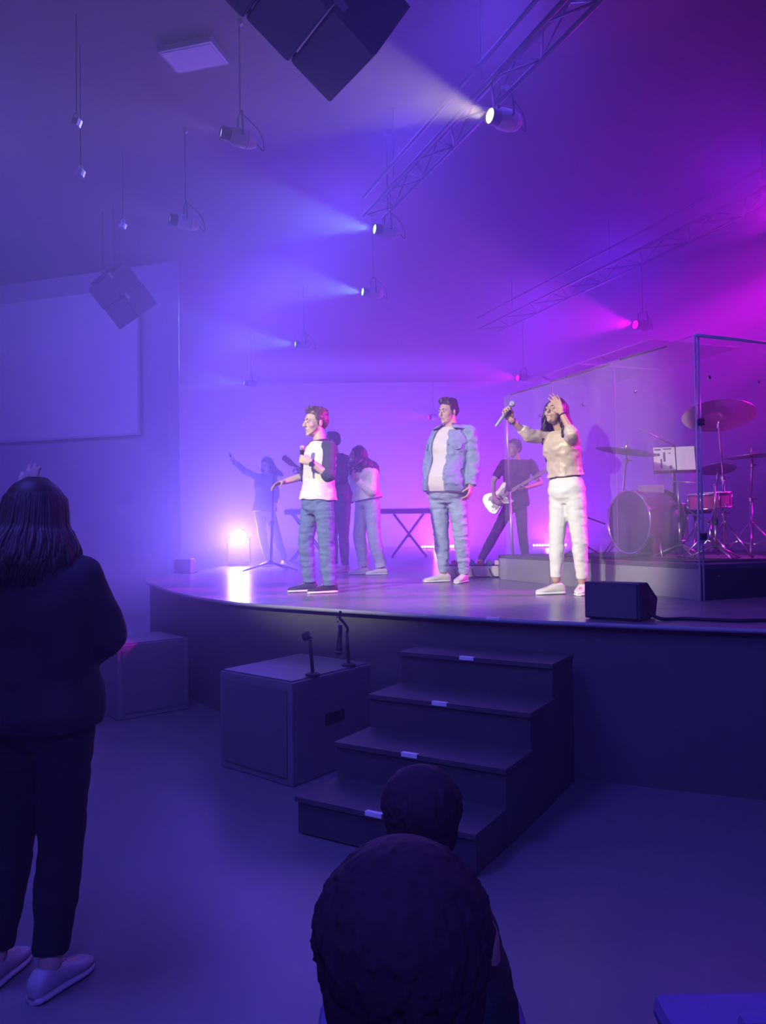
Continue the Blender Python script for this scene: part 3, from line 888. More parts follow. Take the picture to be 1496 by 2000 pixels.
def microphone(label, top, bottom, head_col=(0.55, 0.56, 0.6), body_col=(0.03, 0.03, 0.035), r=0.026):
    top, bottom = V(top), V(bottom)
    d = (top - bottom).normalized()
    t = thing('microphone', label, 'microphone', bottom)
    L = (top - bottom).length
    MB().lathe([(0.0, 0.0), (0.010, 0.0), (0.012, 0.01), (0.017, L * 0.72), (0.022, L * 0.76), (0.022, L * 0.79), (0.0, L * 0.8)], bottom, d, 16).build('handle', mat('mic body %.2f' % body_col[0], body_col, rough=0.4, metal=0.3), t, smooth=35)
    g = MB().ell(bottom + d * (L - r * 0.9), (r, r, r), None, 16, 10).build('grille', mat('mic grille %.2f' % head_col[0], head_col, rough=0.4, metal=0.5, bump=0.6, bscale=500), t, smooth=True)
    MB().torus(bottom + d * (L - r * 0.95), d, r * 1.0, 0.0028, 20, 6).build('grille_band', M_GREYMETAL, g, smooth=True)
    return t
def grip(j, s, axis, right):
    """palm normal and thumb side for a hand s closed round something that runs along axis"""
    d_ = (V(j['hd' + s]) - V(j['wr' + s])).normalized()
    sg = 1 if right else -1
    n_ = V(axis).cross(d_) * sg
    return n_.normalized(), sg, d_
def held(j, s, axis, right, out=0.030, along=0.085, k=1.0):
    n_, sg, d_ = grip(j, s, axis, right)
    return V(j['wr' + s]) + d_ * along * k + n_ * out * k
def cloth(name, c, rough=0.85, **kw):
    kw.setdefault('bump', 0.25)
    kw.setdefault('bscale', 180)
    kw.setdefault('nscale', 9)
    kw.setdefault('namt', 0.10)
    return mat(name, c, rough=rough, **kw)
M_JEAN_DARK = cloth('slate denim', (0.12, 0.18, 0.31), namt=0.22)
M_JEAN_LIGHT = cloth('light denim', (0.33, 0.42, 0.55), namt=0.18)
M_NAVY = cloth('navy cotton', (0.045, 0.055, 0.10))
M_OFFWHITE = cloth('off-white cotton', (0.78, 0.76, 0.70))
SK = {'fair': skin((0.62, 0.42, 0.33), 'fair'), 'tan': skin((0.52, 0.33, 0.24), 'tan')}
YAW = lambda a_: V((math.sin(math.radians(a_)), -math.cos(math.radians(a_)), 0))

# ---- singer in the raglan shirt
j = J['LEAD']; j['fwd'] = YAW(-62)
j['hdB'] = tuple(V(j['wrB']) + V((-0.9, 0.12, 0.30)) * 0.09)
root = thing('person', 'man in white raglan shirt with navy sleeves and jeans singing into microphone', 'person', j['root'])
T = Torso(j, 1.0, 1.02)
M = head_axes(-58, 0)
g = grip(j, 'B', (0.05, 0.05, 1), False)
j['head'] = tuple(V(j['head']) + V((0, 0, -0.012)))
body(root, j, T, M, SK['fair'], 1.06, neck_r=0.056, arm=(0.050, 0.040, 0.028), handA=((0.1, -0.4, -1), 1, 16, 8), handB=(g[0], -1, 72, 1, 20), floor=ST, voxel=0.0065)
face_parts(root, j['head'], M, 1.06, M_HAIR['brown'])
short_hair(root, V(j['head']), M, 1.06, M_HAIR['brown'], 0.030)
mb = MB()
for s in (-1, 1):
    mb.capsule(V(j['head']) + M @ V((s * 0.062, -0.015, -0.05)), V(j['head']) + M @ V((s * 0.030, -0.060, -0.098)), 0.010, 0.012)
mb.capsule(V(j['head']) + M @ V((-0.03, -0.064, -0.102)), V(j['head']) + M @ V((0.03, -0.064, -0.102)), 0.012, 0.012)
organic(mb, 'beard_stubble', mat('stubble', (0.20, 0.12, 0.09), rough=0.7), root, 0.006, 2)
trousers(root, j, T, M_JEAN_DARK, (0.098, 0.074, 0.062), 0.010, 0.12, (0.011, 10, 26), fin=1.06, name='jeans')
mb = MB(); top_body(mb, j, T, 0.055, 0.985, 0.020, 0.012)
shirt = organic(mb, 'shirt', M_OFFWHITE, root, 0.008, 3, (0.010, 8, 18))
for s in 'AB':
    mb = MB()
    sleeve(mb, j, s, (0.066, 0.062, 0.054), 1.16)
    mb.capsule(V(j['neck']) - V((0, 0, 0.035)) + (V(j['sh' + s]) - V(j['neck'])) * 0.30, V(j['sh' + s]), 0.056, 0.066)
    organic(mb, 'sleeve', M_NAVY, root, 0.008, 4, (0.006, 12, 14))
c_, sd_, f_, rx_, ry_ = T.at(0.985)
MB().torus(c_ + V((0, 0, 0.012)) + f_ * 0.01, (V(j['neck']) - V(j['pel'])) + f_ * 0.14, 0.078, 0.008, 28, 8).build('collar', M_NAVY, root, smooth=True)
fa = (V(j['wrB']) - V(j['elB'])).normalized()
w_ = MB().lathe([(0.033, -0.010), (0.035, -0.006), (0.035, 0.006), (0.033, 0.010)], V(j['wrB']) - fa * 0.015, fa, 18, caps=False).build('watch', M_BLACK, root, smooth=True)
wn = V((-0.35, -0.9, 0.05)); wn = (wn - fa * wn.dot(fa)).normalized()
MB().lathe([(0.0, 0.0), (0.021, 0.0), (0.021, 0.009), (0.017, 0.012), (0.0, 0.012)], V(j['wrB']) - fa * 0.015 + wn * 0.032, wn, 16).build('watch_face', mat('watch face', (0.12, 0.12, 0.14), rough=0.2, metal=0.6), w_, smooth=30)
shoe(root, j['anA'], j['toA'], ST, (0.03, 0.03, 0.045), L=0.275)
shoe(root, j['anB'], j['toB'], ST, (0.03, 0.03, 0.045), L=0.275)
h_ = held(j, 'B', (0.05, 0.05, 1), False)
ax_ = V((0.02, 0.05, 1)).normalized()
microphone('silver-headed microphone held by the man in the raglan shirt', h_ + ax_ * 0.125, h_ - ax_ * 0.095)

# ---- man in the denim jacket
j = J['DENIM']; j['fwd'] = YAW(-42)
root = thing('person', 'large man in open blue denim jacket over white tee, arms at his sides', 'person', j['root'])
T = Torso(j, 1.25, 1.22, belly=0.12, chest=0.03)
M = head_axes(-50, 4)
body(root, j, T, M, SK['fair'], 1.06, arm=(0.062, 0.048, 0.033), leg=(0.10, 0.07, 0.045), handA=((1, -0.2, 0), 1, 26, 3), handB=((-0.8, 0.3, 0), -1, 26, 3), floor=ST, jaw=1.12, cheek=1.12, neck_r=0.066, hand_sc=1.08, voxel=0.007)
face_parts(root, j['head'], M, 1.06, M_HAIR['dark'])
short_hair(root, j['head'], M, 1.06, M_HAIR['dark'], 0.030, 90)
trousers(root, j, T, M_JEAN_LIGHT, (0.110, 0.084, 0.056), 0.004, 0.10, (0.012, 10, 30), name='jeans', fin=1.02)
mb = MB(); top_body(mb, j, T, -0.015, 0.99, 0.012, 0.010, 0.055)
organic(mb, 'tee_shirt', M_OFFWHITE, root, 0.009, 4, (0.005, 7, 10))
M_DENIM = cloth('blue denim jacket', (0.27, 0.36, 0.52), namt=0.22, nscale=14)
mb = MB()
gap = math.radians(27)
def shell(T, t0, t1, o0, o1, n, k, g0, g1=None):
    rings = []
    for i in range(k + 1):
        t = t0 + (t1 - t0) * i / k
        a0, a1 = math.pi / 2 + g0, math.pi * 2.5 - (g0 if g1 is None else g1)
        o = T.ring(t, o1, n, a0, a1, False)
        q = T.ring(t, o0, n, a0, a1, False)
        rings.append(o + q[::-1])
    return rings
mb.loft(shell(T, 0.02, 0.93, 0.016, 0.044, 44, 18, 0.52, 0.24))
for s in 'AB':
    sleeve(mb, j, s, (0.086, 0.078, 0.058), 1.97)
    m_ = V(j['neck']) - (V(j['neck']) - V(j['pel'])).normalized() * 0.035 - T.fwd * 0.02
    mb.capsule(V(j['sh' + s]), m_.lerp(V(j['sh' + s]), 0.30), 0.082, 0.066)
jk = organic(mb, 'denim_jacket', M_DENIM, root, 0.009, 2, (0.014, 13, 17))
MB().loft(shell(T, 0.0, 0.07, 0.030, 0.052, 44, 2, 0.52, 0.24)).build('hem_band', M_DENIM, jk, smooth=40)
rings = []
for t, o in ((0.955, 0.050), (1.0, 0.040), (1.035, 0.030), (1.0, 0.062), (0.955, 0.085)):
    rings.append(T.ring(t, o, 30, math.pi / 2 + 0.5, math.pi * 2.5 - 0.5, False))
mbc = MB()
nn_ = 30
vs_ = [p for r in rings for p in r]
mbc.add(vs_, [(i * nn_ + k, i * nn_ + k + 1, (i + 1) * nn_ + k + 1, (i + 1) * nn_ + k) for i in range(4) for k in range(nn_ - 1)])
o_ = mbc.build('collar', M_DENIM, jk, smooth=True)
so = o_.modifiers.new('t', 'SOLIDIFY'); so.thickness = 0.008
for a_ in (math.pi * 2.5 - 0.24 - 0.50, math.pi / 2 + gap + 0.40):
    q0 = T.ring(0.70, 0.052, 3, a_ - 0.24, a_ + 0.24, False); q1 = T.ring(0.64, 0.054, 3, a_ - 0.24, a_ + 0.24, False)
    fl = MB().loft([[q0[0], q0[1], q0[2], q1[2], q1[1] - V((0, 0, 0.02)), q1[0]], [p + T.fwd * 0.007 for p in (q0[0], q0[1], q0[2], q1[2], q1[1] - V((0, 0, 0.02)), q1[0])]]).build('pocket_flap', M_DENIM, jk)
    MB().ell(q1[1] + T.fwd * 0.010, (0.007, 0.007, 0.007), None, 8, 6).build('button', M_CHROME, fl, smooth=True)
for i in range(5):
    p = T.ring(0.08 + 0.15 * i, 0.048, 3, math.pi * 2.5 - 0.24 - 0.10, math.pi * 2.5 - 0.24, False)[0]
    MB().ell(p, (0.008, 0.008, 0.008), None, 8, 6).build('button', M_CHROME, jk, smooth=True)
shoe(root, j['anA'], j['toA'], ST, (0.72, 0.70, 0.62), L=0.31)
shoe(root, j['anB'], j['toB'], ST, (0.72, 0.70, 0.62), L=0.31)

# ---- woman with raised arms
j = J['SILK']; j['fwd'] = YAW(-48)
root = thing('person', 'long-haired woman in beige satin blouse and white trousers with both arms raised', 'person', j['root'])
T = Torso(j, 0.86, 0.84, chest=0.035, table=[(-0.16, 0.105, 0.090), (-0.08, 0.160, 0.120), (0.04, 0.182, 0.135), (0.14, 0.170, 0.122), (0.30, 0.128, 0.100), (0.48, 0.138, 0.104), (0.66, 0.158, 0.114), (0.80, 0.160, 0.108), (0.90, 0.130, 0.090), (0.97, 0.080, 0.066), (1.02, 0.052, 0.052)])
M = head_axes(-46, -14)
axm = (V(j['micT']) - V(j['micB'])).normalized()
g = grip(j, 'A', axm, True)
body(root, j, T, M, SK['tan'], 0.93, arm=(0.042, 0.034, 0.023), leg=(0.08, 0.054, 0.036), handA=(g[0], 1, 50, 8, 25), handB=((-0.75, -0.55, 0.1), -1, 10, 9, 40), floor=ST, voxel=0.0065, neck_r=0.044, hand_sc=0.95)
face_parts(root, j['head'], M, 0.93, M_HAIR['dark'], lips=(0.45, 0.14, 0.14), closed=True)
long_hair(root, j['head'], M, 0.93, M_HAIR['dark'], drop=0.40, wave=0.02, n=170, arc=128, back=0.05, thick=0.010, lens=lambda az: 0.7 if abs(az) > 1.6 else 1.15)
M_SATIN = mat('beige satin', (0.60, 0.49, 0.36), rough=0.36, nscale=6, namt=0.1, spec=0.7)
mb = MB(); top_body(mb, j, T, 0.24, 0.97, 0.024, 0.020, 0.052)
for s in 'AB':
    sleeve(mb, j, s, (0.058, 0.060, 0.046), 1.42 if s == 'A' else 1.25)
organic(mb, 'blouse', M_SATIN, root, 0.008, 3, (0.012, 11, 15))
M_WHITEJEAN = cloth('white trousers', (0.80, 0.79, 0.72))
trousers(root, j, T, M_WHITEJEAN, (0.092, 0.066, 0.047), 0.008, 0.34, (0.007, 9, 22), fin=0.95)
MB().loft([T.ring(0.33, 0.013), T.ring(0.33, 0.020), T.ring(0.26, 0.020), T.ring(0.26, 0.013)]).build('waistband', M_WHITEJEAN, root, smooth=50)
for s in 'AB':
    fa = (V(j['wr' + s]) - V(j['el' + s])).normalized()
    MB().torus(V(j['wr' + s]) - fa * 0.02, fa, 0.029, 0.004, 20, 6).build('bracelet', M_BLACK, root, smooth=True)
shoe(root, j['anA'], j['toA'], ST, (0.70, 0.68, 0.58), L=0.255)
shoe(root, j['anB'], j['toB'], ST, (0.70, 0.68, 0.58), L=0.255)
h_ = held(j, 'A', axm, True)
microphone('pale microphone held out by the woman in white trousers', h_ + axm * 0.10, h_ - axm * 0.15, (0.6, 0.65, 0.72), (0.42, 0.44, 0.55))

# ---- far singer raising a microphone
j = J['HAIL']; j['fwd'] = YAW(-25)
root = thing('person', 'far singer in navy top raising one arm with a microphone, near the bright lamp', 'person', j['root'])
T = Torso(j, 0.92, 0.9, chest=0.03)
M = head_axes(-32, 18)
axm = (V(j['micT']) - V(j['micB'])).normalized()
axm = V((-0.35, -0.2, 0.9)).normalized()
j['hdA'] = tuple(V(j['wrA']) + V((-0.6, -0.5, 0.45)).normalized() * 0.09)
g = grip(j, 'A', axm, True)
body(root, j, T, M, SK['fair'], 0.93, arm=(0.042, 0.034, 0.023), handA=(g[0], 1, 65, 2, 25), handB=((-0.8, 0.1, 0), -1, 25, 3), floor=ST, voxel=0.009, neck_r=0.045)
face_parts(root, j['head'], M, 0.93, M_HAIR['dark'])
long_hair(root, j['head'], M, 0.93, M_HAIR['dark'], drop=0.20, n=50, arc=110, fall=(0.10, 0.05, 0.02), thick=0.012)
mb = MB(); top_body(mb, j, T, -0.02, 0.985, 0.028, 0.020)
for s in 'AB':
    sleeve(mb, j, s, (0.060, 0.052, 0.042), 1.9)
organic(mb, 'sweater', M_NAVY, root, 0.010, 4, (0.008, 9, 14))
trousers(root, j, T, M_JEAN_LIGHT, (0.094, 0.068, 0.052), 0.008, 0.12, name='jeans', voxel=0.011)
shoe(root, j['anA'], j['toA'], ST, (0.55, 0.53, 0.55), L=0.26)
shoe(root, j['anB'], j['toB'], ST, (0.55, 0.53, 0.55), L=0.26)
h_ = held(j, 'A', axm, True)
microphone('microphone raised high by the far singer in navy', h_ + axm * 0.12, h_ - axm * 0.10, (0.6, 0.6, 0.66))

# ---- bassist behind the lead singer
j = J['BASS']; j['fwd'] = YAW(-105)
root = thing('person', 'guitarist in dark jacket mostly hidden behind the man in the raglan shirt', 'person', j['root'])
T = Torso(j, 1.05, 1.0)
M = head_axes(-95, 0)
body(root, j, T, M, SK['fair'], 1.0, handA=((0.5, -0.2, -0.8), -1, 55, 4), handB=((0, -0.8, -0.4), 1, 40, 4), floor=ST, voxel=0.009)
face_parts(root, j['head'], M, 1.0, M_HAIR['dark'])
short_hair(root, j['head'], M, 1.0, M_HAIR['brown'], 0.02)
mb = MB(); top_body(mb, j, T, 0.0, 0.985, 0.030, 0.015)
for s in 'AB':
    sleeve(mb, j, s, (0.066, 0.056, 0.045), 1.9)
organic(mb, 'jacket', cloth('dark jacket', (0.05, 0.045, 0.07)), root, 0.010, 4, (0.012, 12, 14))
trousers(root, j, T, cloth('dark trousers', (0.05, 0.05, 0.09)), (0.094, 0.070, 0.052), 0.008, 0.12, voxel=0.011)
shoe(root, j['anA'], j['toA'], ST, (0.6, 0.5, 0.5), L=0.28)
shoe(root, j['anB'], j['toB'], ST, (0.6, 0.5, 0.5), L=0.28)
BASS_J = j

# ---- curly-haired singer
j = J['CURLY']; j['fwd'] = YAW(-78)
root = thing('person', 'curly-haired woman in cream sweater and jeans holding microphone in both hands', 'person', j['root'])
T = Torso(j, 0.95, 0.95, chest=0.035)
M = head_axes(-76, -4)
axm = (V(j['micT']) - V(j['micB'])).normalized()
gA = grip(j, 'A', axm, True); gB = grip(j, 'B', axm, False)
body(root, j, T, M, SK['tan'], 0.93, arm=(0.042, 0.034, 0.023), handA=(gA[0], 1, 60, 2, 25), handB=(gB[0], -1, 60, 2, 25), floor=ST, voxel=0.0085, neck_r=0.045)
face_parts(root, j['head'], M, 0.93, M_HAIR['dark'])
long_hair(root, j['head'], M, 0.95, M_HAIR['dark'], drop=0.20, width=2.2, wave=0.045, n=130, arc=125, back=0.06, thick=0.015)
M_CREAM = cloth('cream knit', (0.74, 0.72, 0.62), nscale=20)
mb = MB(); top_body(mb, j, T, 0.06, 0.985, 0.045, 0.015, 0.064)
for s in 'AB':
    sleeve(mb, j, s, (0.076, 0.080, 0.044), 1.9)
organic(mb, 'sweater', M_CREAM, root, 0.010, 5, (0.010, 9, 12))
trousers(root, j, T, M_JEAN_LIGHT, (0.104, 0.086, 0.070), 0.012, 0.12, name='jeans', fin=0.93, voxel=0.010)
for s in 'AB':
    kn, an = V(j['kn' + s]), V(j['an' + s])
    dd_ = (an - kn).normalized()
    MB().lathe([(0.066, -0.03), (0.076, -0.03), (0.074, 0.03), (0.064, 0.03)], kn.lerp(an, 0.92), dd_, 20).build('jeans_cuff', cloth('pale denim cuff', (0.5, 0.57, 0.64)), root, smooth=40)
shoe(root, j['anA'], j['toA'], ST, (0.8, 0.78, 0.7), L=0.275)
shoe(root, j['anB'], j['toB'], ST, (0.8, 0.78, 0.7), L=0.275)
microphone('microphone held at the mouth of the curly-haired woman', V(j['micT']), V(j['micB']), (0.6, 0.58, 0.6))

# ---- guitarist by the drum riser
j = J['GTR']; j['fwd'] = YAW(-22)
root = thing('person', 'guitarist in black tee playing a pale guitar beside the drum riser', 'person', j['root'])
T = Torso(j, 1.05, 1.0)
M = head_axes(-55, -4)
body(root, j, T, M, SK['fair'], 1.02, handA=((0.6, 0.7, -0.1), 1, 30, 5), handB=((0, 0.3, 1), -1, 55, 4), floor=ST, voxel=0.009)
face_parts(root, j['head'], M, 1.02, M_HAIR['dark'])
short_hair(root, j['head'], M, 1.02, M_HAIR['dark'], 0.02)
mb = MB(); top_body(mb, j, T, -0.02, 0.985, 0.024, 0.015)
for s in 'AB':
    sleeve(mb, j, s, (0.068, 0.062, 0.045), 0.75)
organic(mb, 'tee_shirt', cloth('black tee', (0.03, 0.03, 0.04)), root, 0.010, 4, (0.008, 9, 14))
trousers(root, j, T, cloth('black trousers', (0.05, 0.05, 0.08)), (0.094, 0.070, 0.050), 0.008, 0.12, voxel=0.011)
shoe(root, j['anA'], j['toA'], ST, (0.12, 0.11, 0.14), L=0.28)
shoe(root, j['anB'], j['toB'], ST, (0.12, 0.11, 0.14), L=0.28)
GTR_J = j

# ---- audience: woman at the left with a raised hand
j = J['FAN']; j['fwd'] = YAW(165)
root = thing('person', 'long-haired woman in black jacket seen from behind, one hand raised, foreground left', 'person', j['root'])
T = Torso(j, 1.0, 0.95)
M = head_axes(168, 4)
body(root, j, T, M, SK['fair'], 0.98, arm=(0.045, 0.036, 0.025), handA=((0.1, 1, 0), -1, 6, 3, 30), handB=((-0.6, 0.3, 0.6), 1, 40, 4), floor=0.0, voxel=0.007, neck_r=0.046)
face_parts(root, j['head'], M, 0.98, M_HAIR['brown'])
long_hair(root, j['head'], M, 1.02, mat('long brown hair', (0.035, 0.02, 0.016), rough=0.55, nscale=60, namt=0.4, stretch=(1, 1, 0.1)), drop=0.19, width=1.5, wave=0.004, n=420, arc=140, thick=0.0065, back=0.03)
M_COAT = cloth('black jacket', (0.016, 0.016, 0.022))
mb = MB(); top_body(mb, j, T, -0.05, 0.985, 0.040, 0.010, 0.070)
for s in 'AB':
    sleeve(mb, j, s, (0.085, 0.088, 0.055), 1.9)
mb.capsule(V(j['elB']).lerp(V(j['shB']), 0.15) + V((-0.05, 0.0, -0.08)), V(j['elB']) + V((-0.03, 0, -0.04)), 0.075, 0.07)
organic(mb, 'jacket', M_COAT, root, 0.010, 4, (0.010, 7, 9))
trousers(root, j, T, cloth('black trousers matte', (0.014, 0.014, 0.02)), (0.102, 0.074, 0.058), 0.010, 0.10, (0.008, 8, 14), fin=0.92)
shoe(root, j['anA'], j['toA'], 0.0, (0.42, 0.40, 0.44), sole=(0.5, 0.5, 0.52), L=0.25, lace=(0.4, 0.4, 0.42))
shoe(root, j['anB'], j['toB'], 0.0, (0.42, 0.40, 0.44), sole=(0.5, 0.5, 0.52), L=0.25, lace=(0.4, 0.4, 0.42))

# ---- audience: two seated people seen from behind, on stacking chairs
def seated(label, hx, hy, hz, hs, hairm, coat, bushy, q_w=1.0):
    jj = dict(head=(hx, hy, hz), neck=(hx, hy - 0.03, hz - 0.17), pel=(hx, hy - 0.10, 0.54))
    nz = hz - 0.17
    for s, q in (('A', -1), ('B', 1)):
        jj['sh' + s] = (hx + q * 0.17 * q_w, hy - 0.03, nz - 0.06)
        jj['el' + s] = (hx + q * 0.22 * q_w, hy + 0.06, nz - 0.30)
        jj['wr' + s] = (hx + q * 0.10, hy + 0.26, 0.66)
        jj['hd' + s] = (hx + q * 0.06, hy + 0.34, 0.65)
        jj['hp' + s] = (hx + q * 0.09, hy - 0.08, 0.54)
        jj['kn' + s] = (hx + q * 0.12, hy + 0.36, 0.52)
        jj['an' + s] = (hx + q * 0.12, hy + 0.38, 0.10)
        jj['to' + s] = (hx + q * 0.13, hy + 0.58, 0.03)
    jj['fwd'] = V((0, 1, 0))
    root = thing('person', label, 'person', (hx, hy, 0))
    T = Torso(jj, 1.05 * q_w, q_w ** 0.5)
    M = head_axes(180, 0)
    body(root, jj, T, M, SK['tan'], hs, handA=((0, 0, -1), -1, 20, 4), handB=((0, 0, -1), 1, 20, 4), floor=0.0, voxel=0.008)
    face_parts(root, jj['head'], M, hs, hairm)
    if bushy:
        long_hair(root, jj['head'], M, hs * 1.05, hairm, drop=0.10, width=0.8, wave=0.012, n=200, arc=135, thick=0.008)
    else:
        c = V(jj['head'])
        P = lambda x, y, z: c + M @ (V((x, y, z)) * hs)
        S = lambda *r: tuple(x * hs for x in r)
        mb = MB()
        mb.ell(P(0, 0.015, 0.055), S(0.095, 0.108, 0.088), M, 20, 14)
        mb.ell(P(0, 0.045, 0.0), S(0.093, 0.085, 0.11), M, 20, 14)
        mb.ell(P(0, 0.018, 0.01), S(0.099, 0.060, 0.075), M, 20, 14)
        mb.ell(P(0, 0.050, -0.07), S(0.075, 0.060, 0.07), M, 20, 14)
        for i in range(900):
            a_ = random.uniform(0, 6.28); b_ = random.uniform(-0.4, 1.5)
            q = V((math.cos(a_) * math.cos(b_) * 0.093, 0.03 + math.sin(a_) * math.cos(b_) * 0.104, 0.05 + math.sin(b_) * 0.088))
            if q.y < -0.03 and q.z < 0.07:
                continue
            e_ = (q - V((0, 0.03, 0.04))).normalized()
            dn = V((0, 0.25, -1)); dn = (dn - e_ * dn.dot(e_)).normalized()
            q0 = q - dn * 0.02
            mb.tube([P(*(q0 - e_ * 0.003)), P(*(q + e_ * 0.004)), P(*(q + dn * 0.035 + e_ * random.uniform(-0.002, 0.006)))], [0.003, 0.0048, 0.0018], 5)
        organic(mb, 'hair', hairm, root, 0.004, 1)
    mb = MB(); top_body(mb, jj, T, -0.05, 0.99, 0.024 * q_w, 0.0, 0.068 * q_w)
    for s in 'AB':
        sleeve(mb, jj, s, (0.078 * q_w, 0.066 * q_w, 0.05), 1.85)
    organic(mb, 'sweater', coat, root, 0.010, 4, (0.006, 9, 12))
    trousers(root, jj, T, cloth('black trousers matte', (0.014, 0.014, 0.02)), (0.10, 0.075, 0.055), 0.010, 0.10)
    for s in 'AB':
        shoe(root, jj['an' + s], jj['to' + s], 0.0, (0.05, 0.05, 0.06), L=0.27)
    return root
def chair(label, x, y, back_h=0.86, w=0.46):
    t = thing('stacking_chair', label, 'chair', (x, y, 0))
    m_ = cloth('chair fabric', (0.22, 0.14, 0.36))
    MB().box((x, y + 0.22, 0.40), (w, 0.44, 0.07)).build('seat', m_, t, bevel=0.03)
    rings = []
    MB().box((x, y - 0.02, (back_h + 0.46) / 2), (w, 0.04, back_h - 0.46), None).build('backrest', m_, t, bevel=0.018)
    for s in (-1, 1):
        MB().tube(spline([(x + s * w * 0.48, y - 0.04, back_h - 0.05), (x + s * w * 0.48, y - 0.03, 0.42), (x + s * w * 0.5, y - 0.06, 0.012)], 5), 0.012, 8).build('leg', M_GREYMETAL, t, smooth=True)
        MB().tube([(x + s * w * 0.48, y + 0.40, 0.37), (x + s * w * 0.5, y + 0.44, 0.012)], 0.012, 8).build('leg', M_GREYMETAL, t, smooth=True)
    return t
seated('dark short-haired head of a seated person at the bottom centre, nearest the camera', 0.018, 0.97, 0.965, 1.06, mat('black hair', (0.045, 0.022, 0.035), rough=0.8, spec=0.2, nscale=50, namt=0.4), cloth('dark red jumper', (0.05, 0.008, 0.02)), False)
seated('dark head of a small person just in front of the steps', 0.072, 1.62, 0.895, 0.80, mat('black hair', (0.045, 0.022, 0.035)), M_COAT, False, 0.62)
chair('stacking chair under the nearest seated person', 0.018, 0.72, 0.62)
chair('stacking chair under the small person in front of the steps', 0.072, 1.37, 0.60)
chair('empty violet chair whose back shows at the bottom right corner', 0.83, 1.36, 0.66)
# ---------------------------------------------------------------- instruments and gear on stage
def mic_stand(label, base, top, boom=None, r=0.010, m=None, legs=((1, 0.25), (-0.9, 0.35), (0.1, -1)), leg_len=0.30, name='microphone_stand'):
    base, top = V(base), V(top)
    m = m or M_BLACKMETAL
    t = thing(name, label, 'microphone stand', base)
    MB().tube([base + V((0, 0, 0.09)), base.lerp(top, 0.5)], r * 1.35, 10).build('lower_tube', m, t, smooth=True)
    MB().tube([base.lerp(top, 0.5), top], r, 10).build('upper_tube', m, t, smooth=True)
    MB().lathe([(r * 1.4, -0.03), (r * 2.2, -0.02), (r * 2.2, 0.02), (r * 1.4, 0.03)], base.lerp(top, 0.5), top - base, 12).build('clutch', M_BLACK, t, smooth=30)
    MB().lathe([(r * 1.5, -0.03), (r * 2.4, -0.02), (r * 2.4, 0.02), (r * 1.5, 0.03)], base + V((0, 0, 0.12)), (0, 0, 1), 12).build('leg_hub', M_BLACK, t, smooth=30)
    for x, y in legs:
        d_ = V((x, y, 0)).normalized() * leg_len
        MB().tube([base + V((0, 0, 0.12)), base + d_ + V((0, 0, 0.010))], r * 0.85, 8).build('leg', m, t, smooth=True)
    if boom:
        MB().tube([top - (V(boom) - top) * 0.25, boom], r * 0.75, 8).build('boom', m, t, smooth=True)
    return t
M_RIM = mat('stand satin metal', (0.45, 0.42, 0.5), rough=0.3, metal=0.85)
mic_stand('black tripod microphone stand left of the man in the raglan shirt', (-1.60, 10.9, ST), (-1.545, 10.9, 2.30), legs=((-1, -0.55), (1, -0.35), (0.5, 1)), leg_len=0.42, r=0.014)
mic_stand('thin tall stand between the two right-hand singers, at the shield corner', (1.42, 8.43, ST), (1.365, 8.43, 2.93), m=mat('pink-lit steel', (0.6, 0.55, 0.58), rough=0.3, metal=0.7), leg_len=0.16, r=0.011, name='tall_stand')

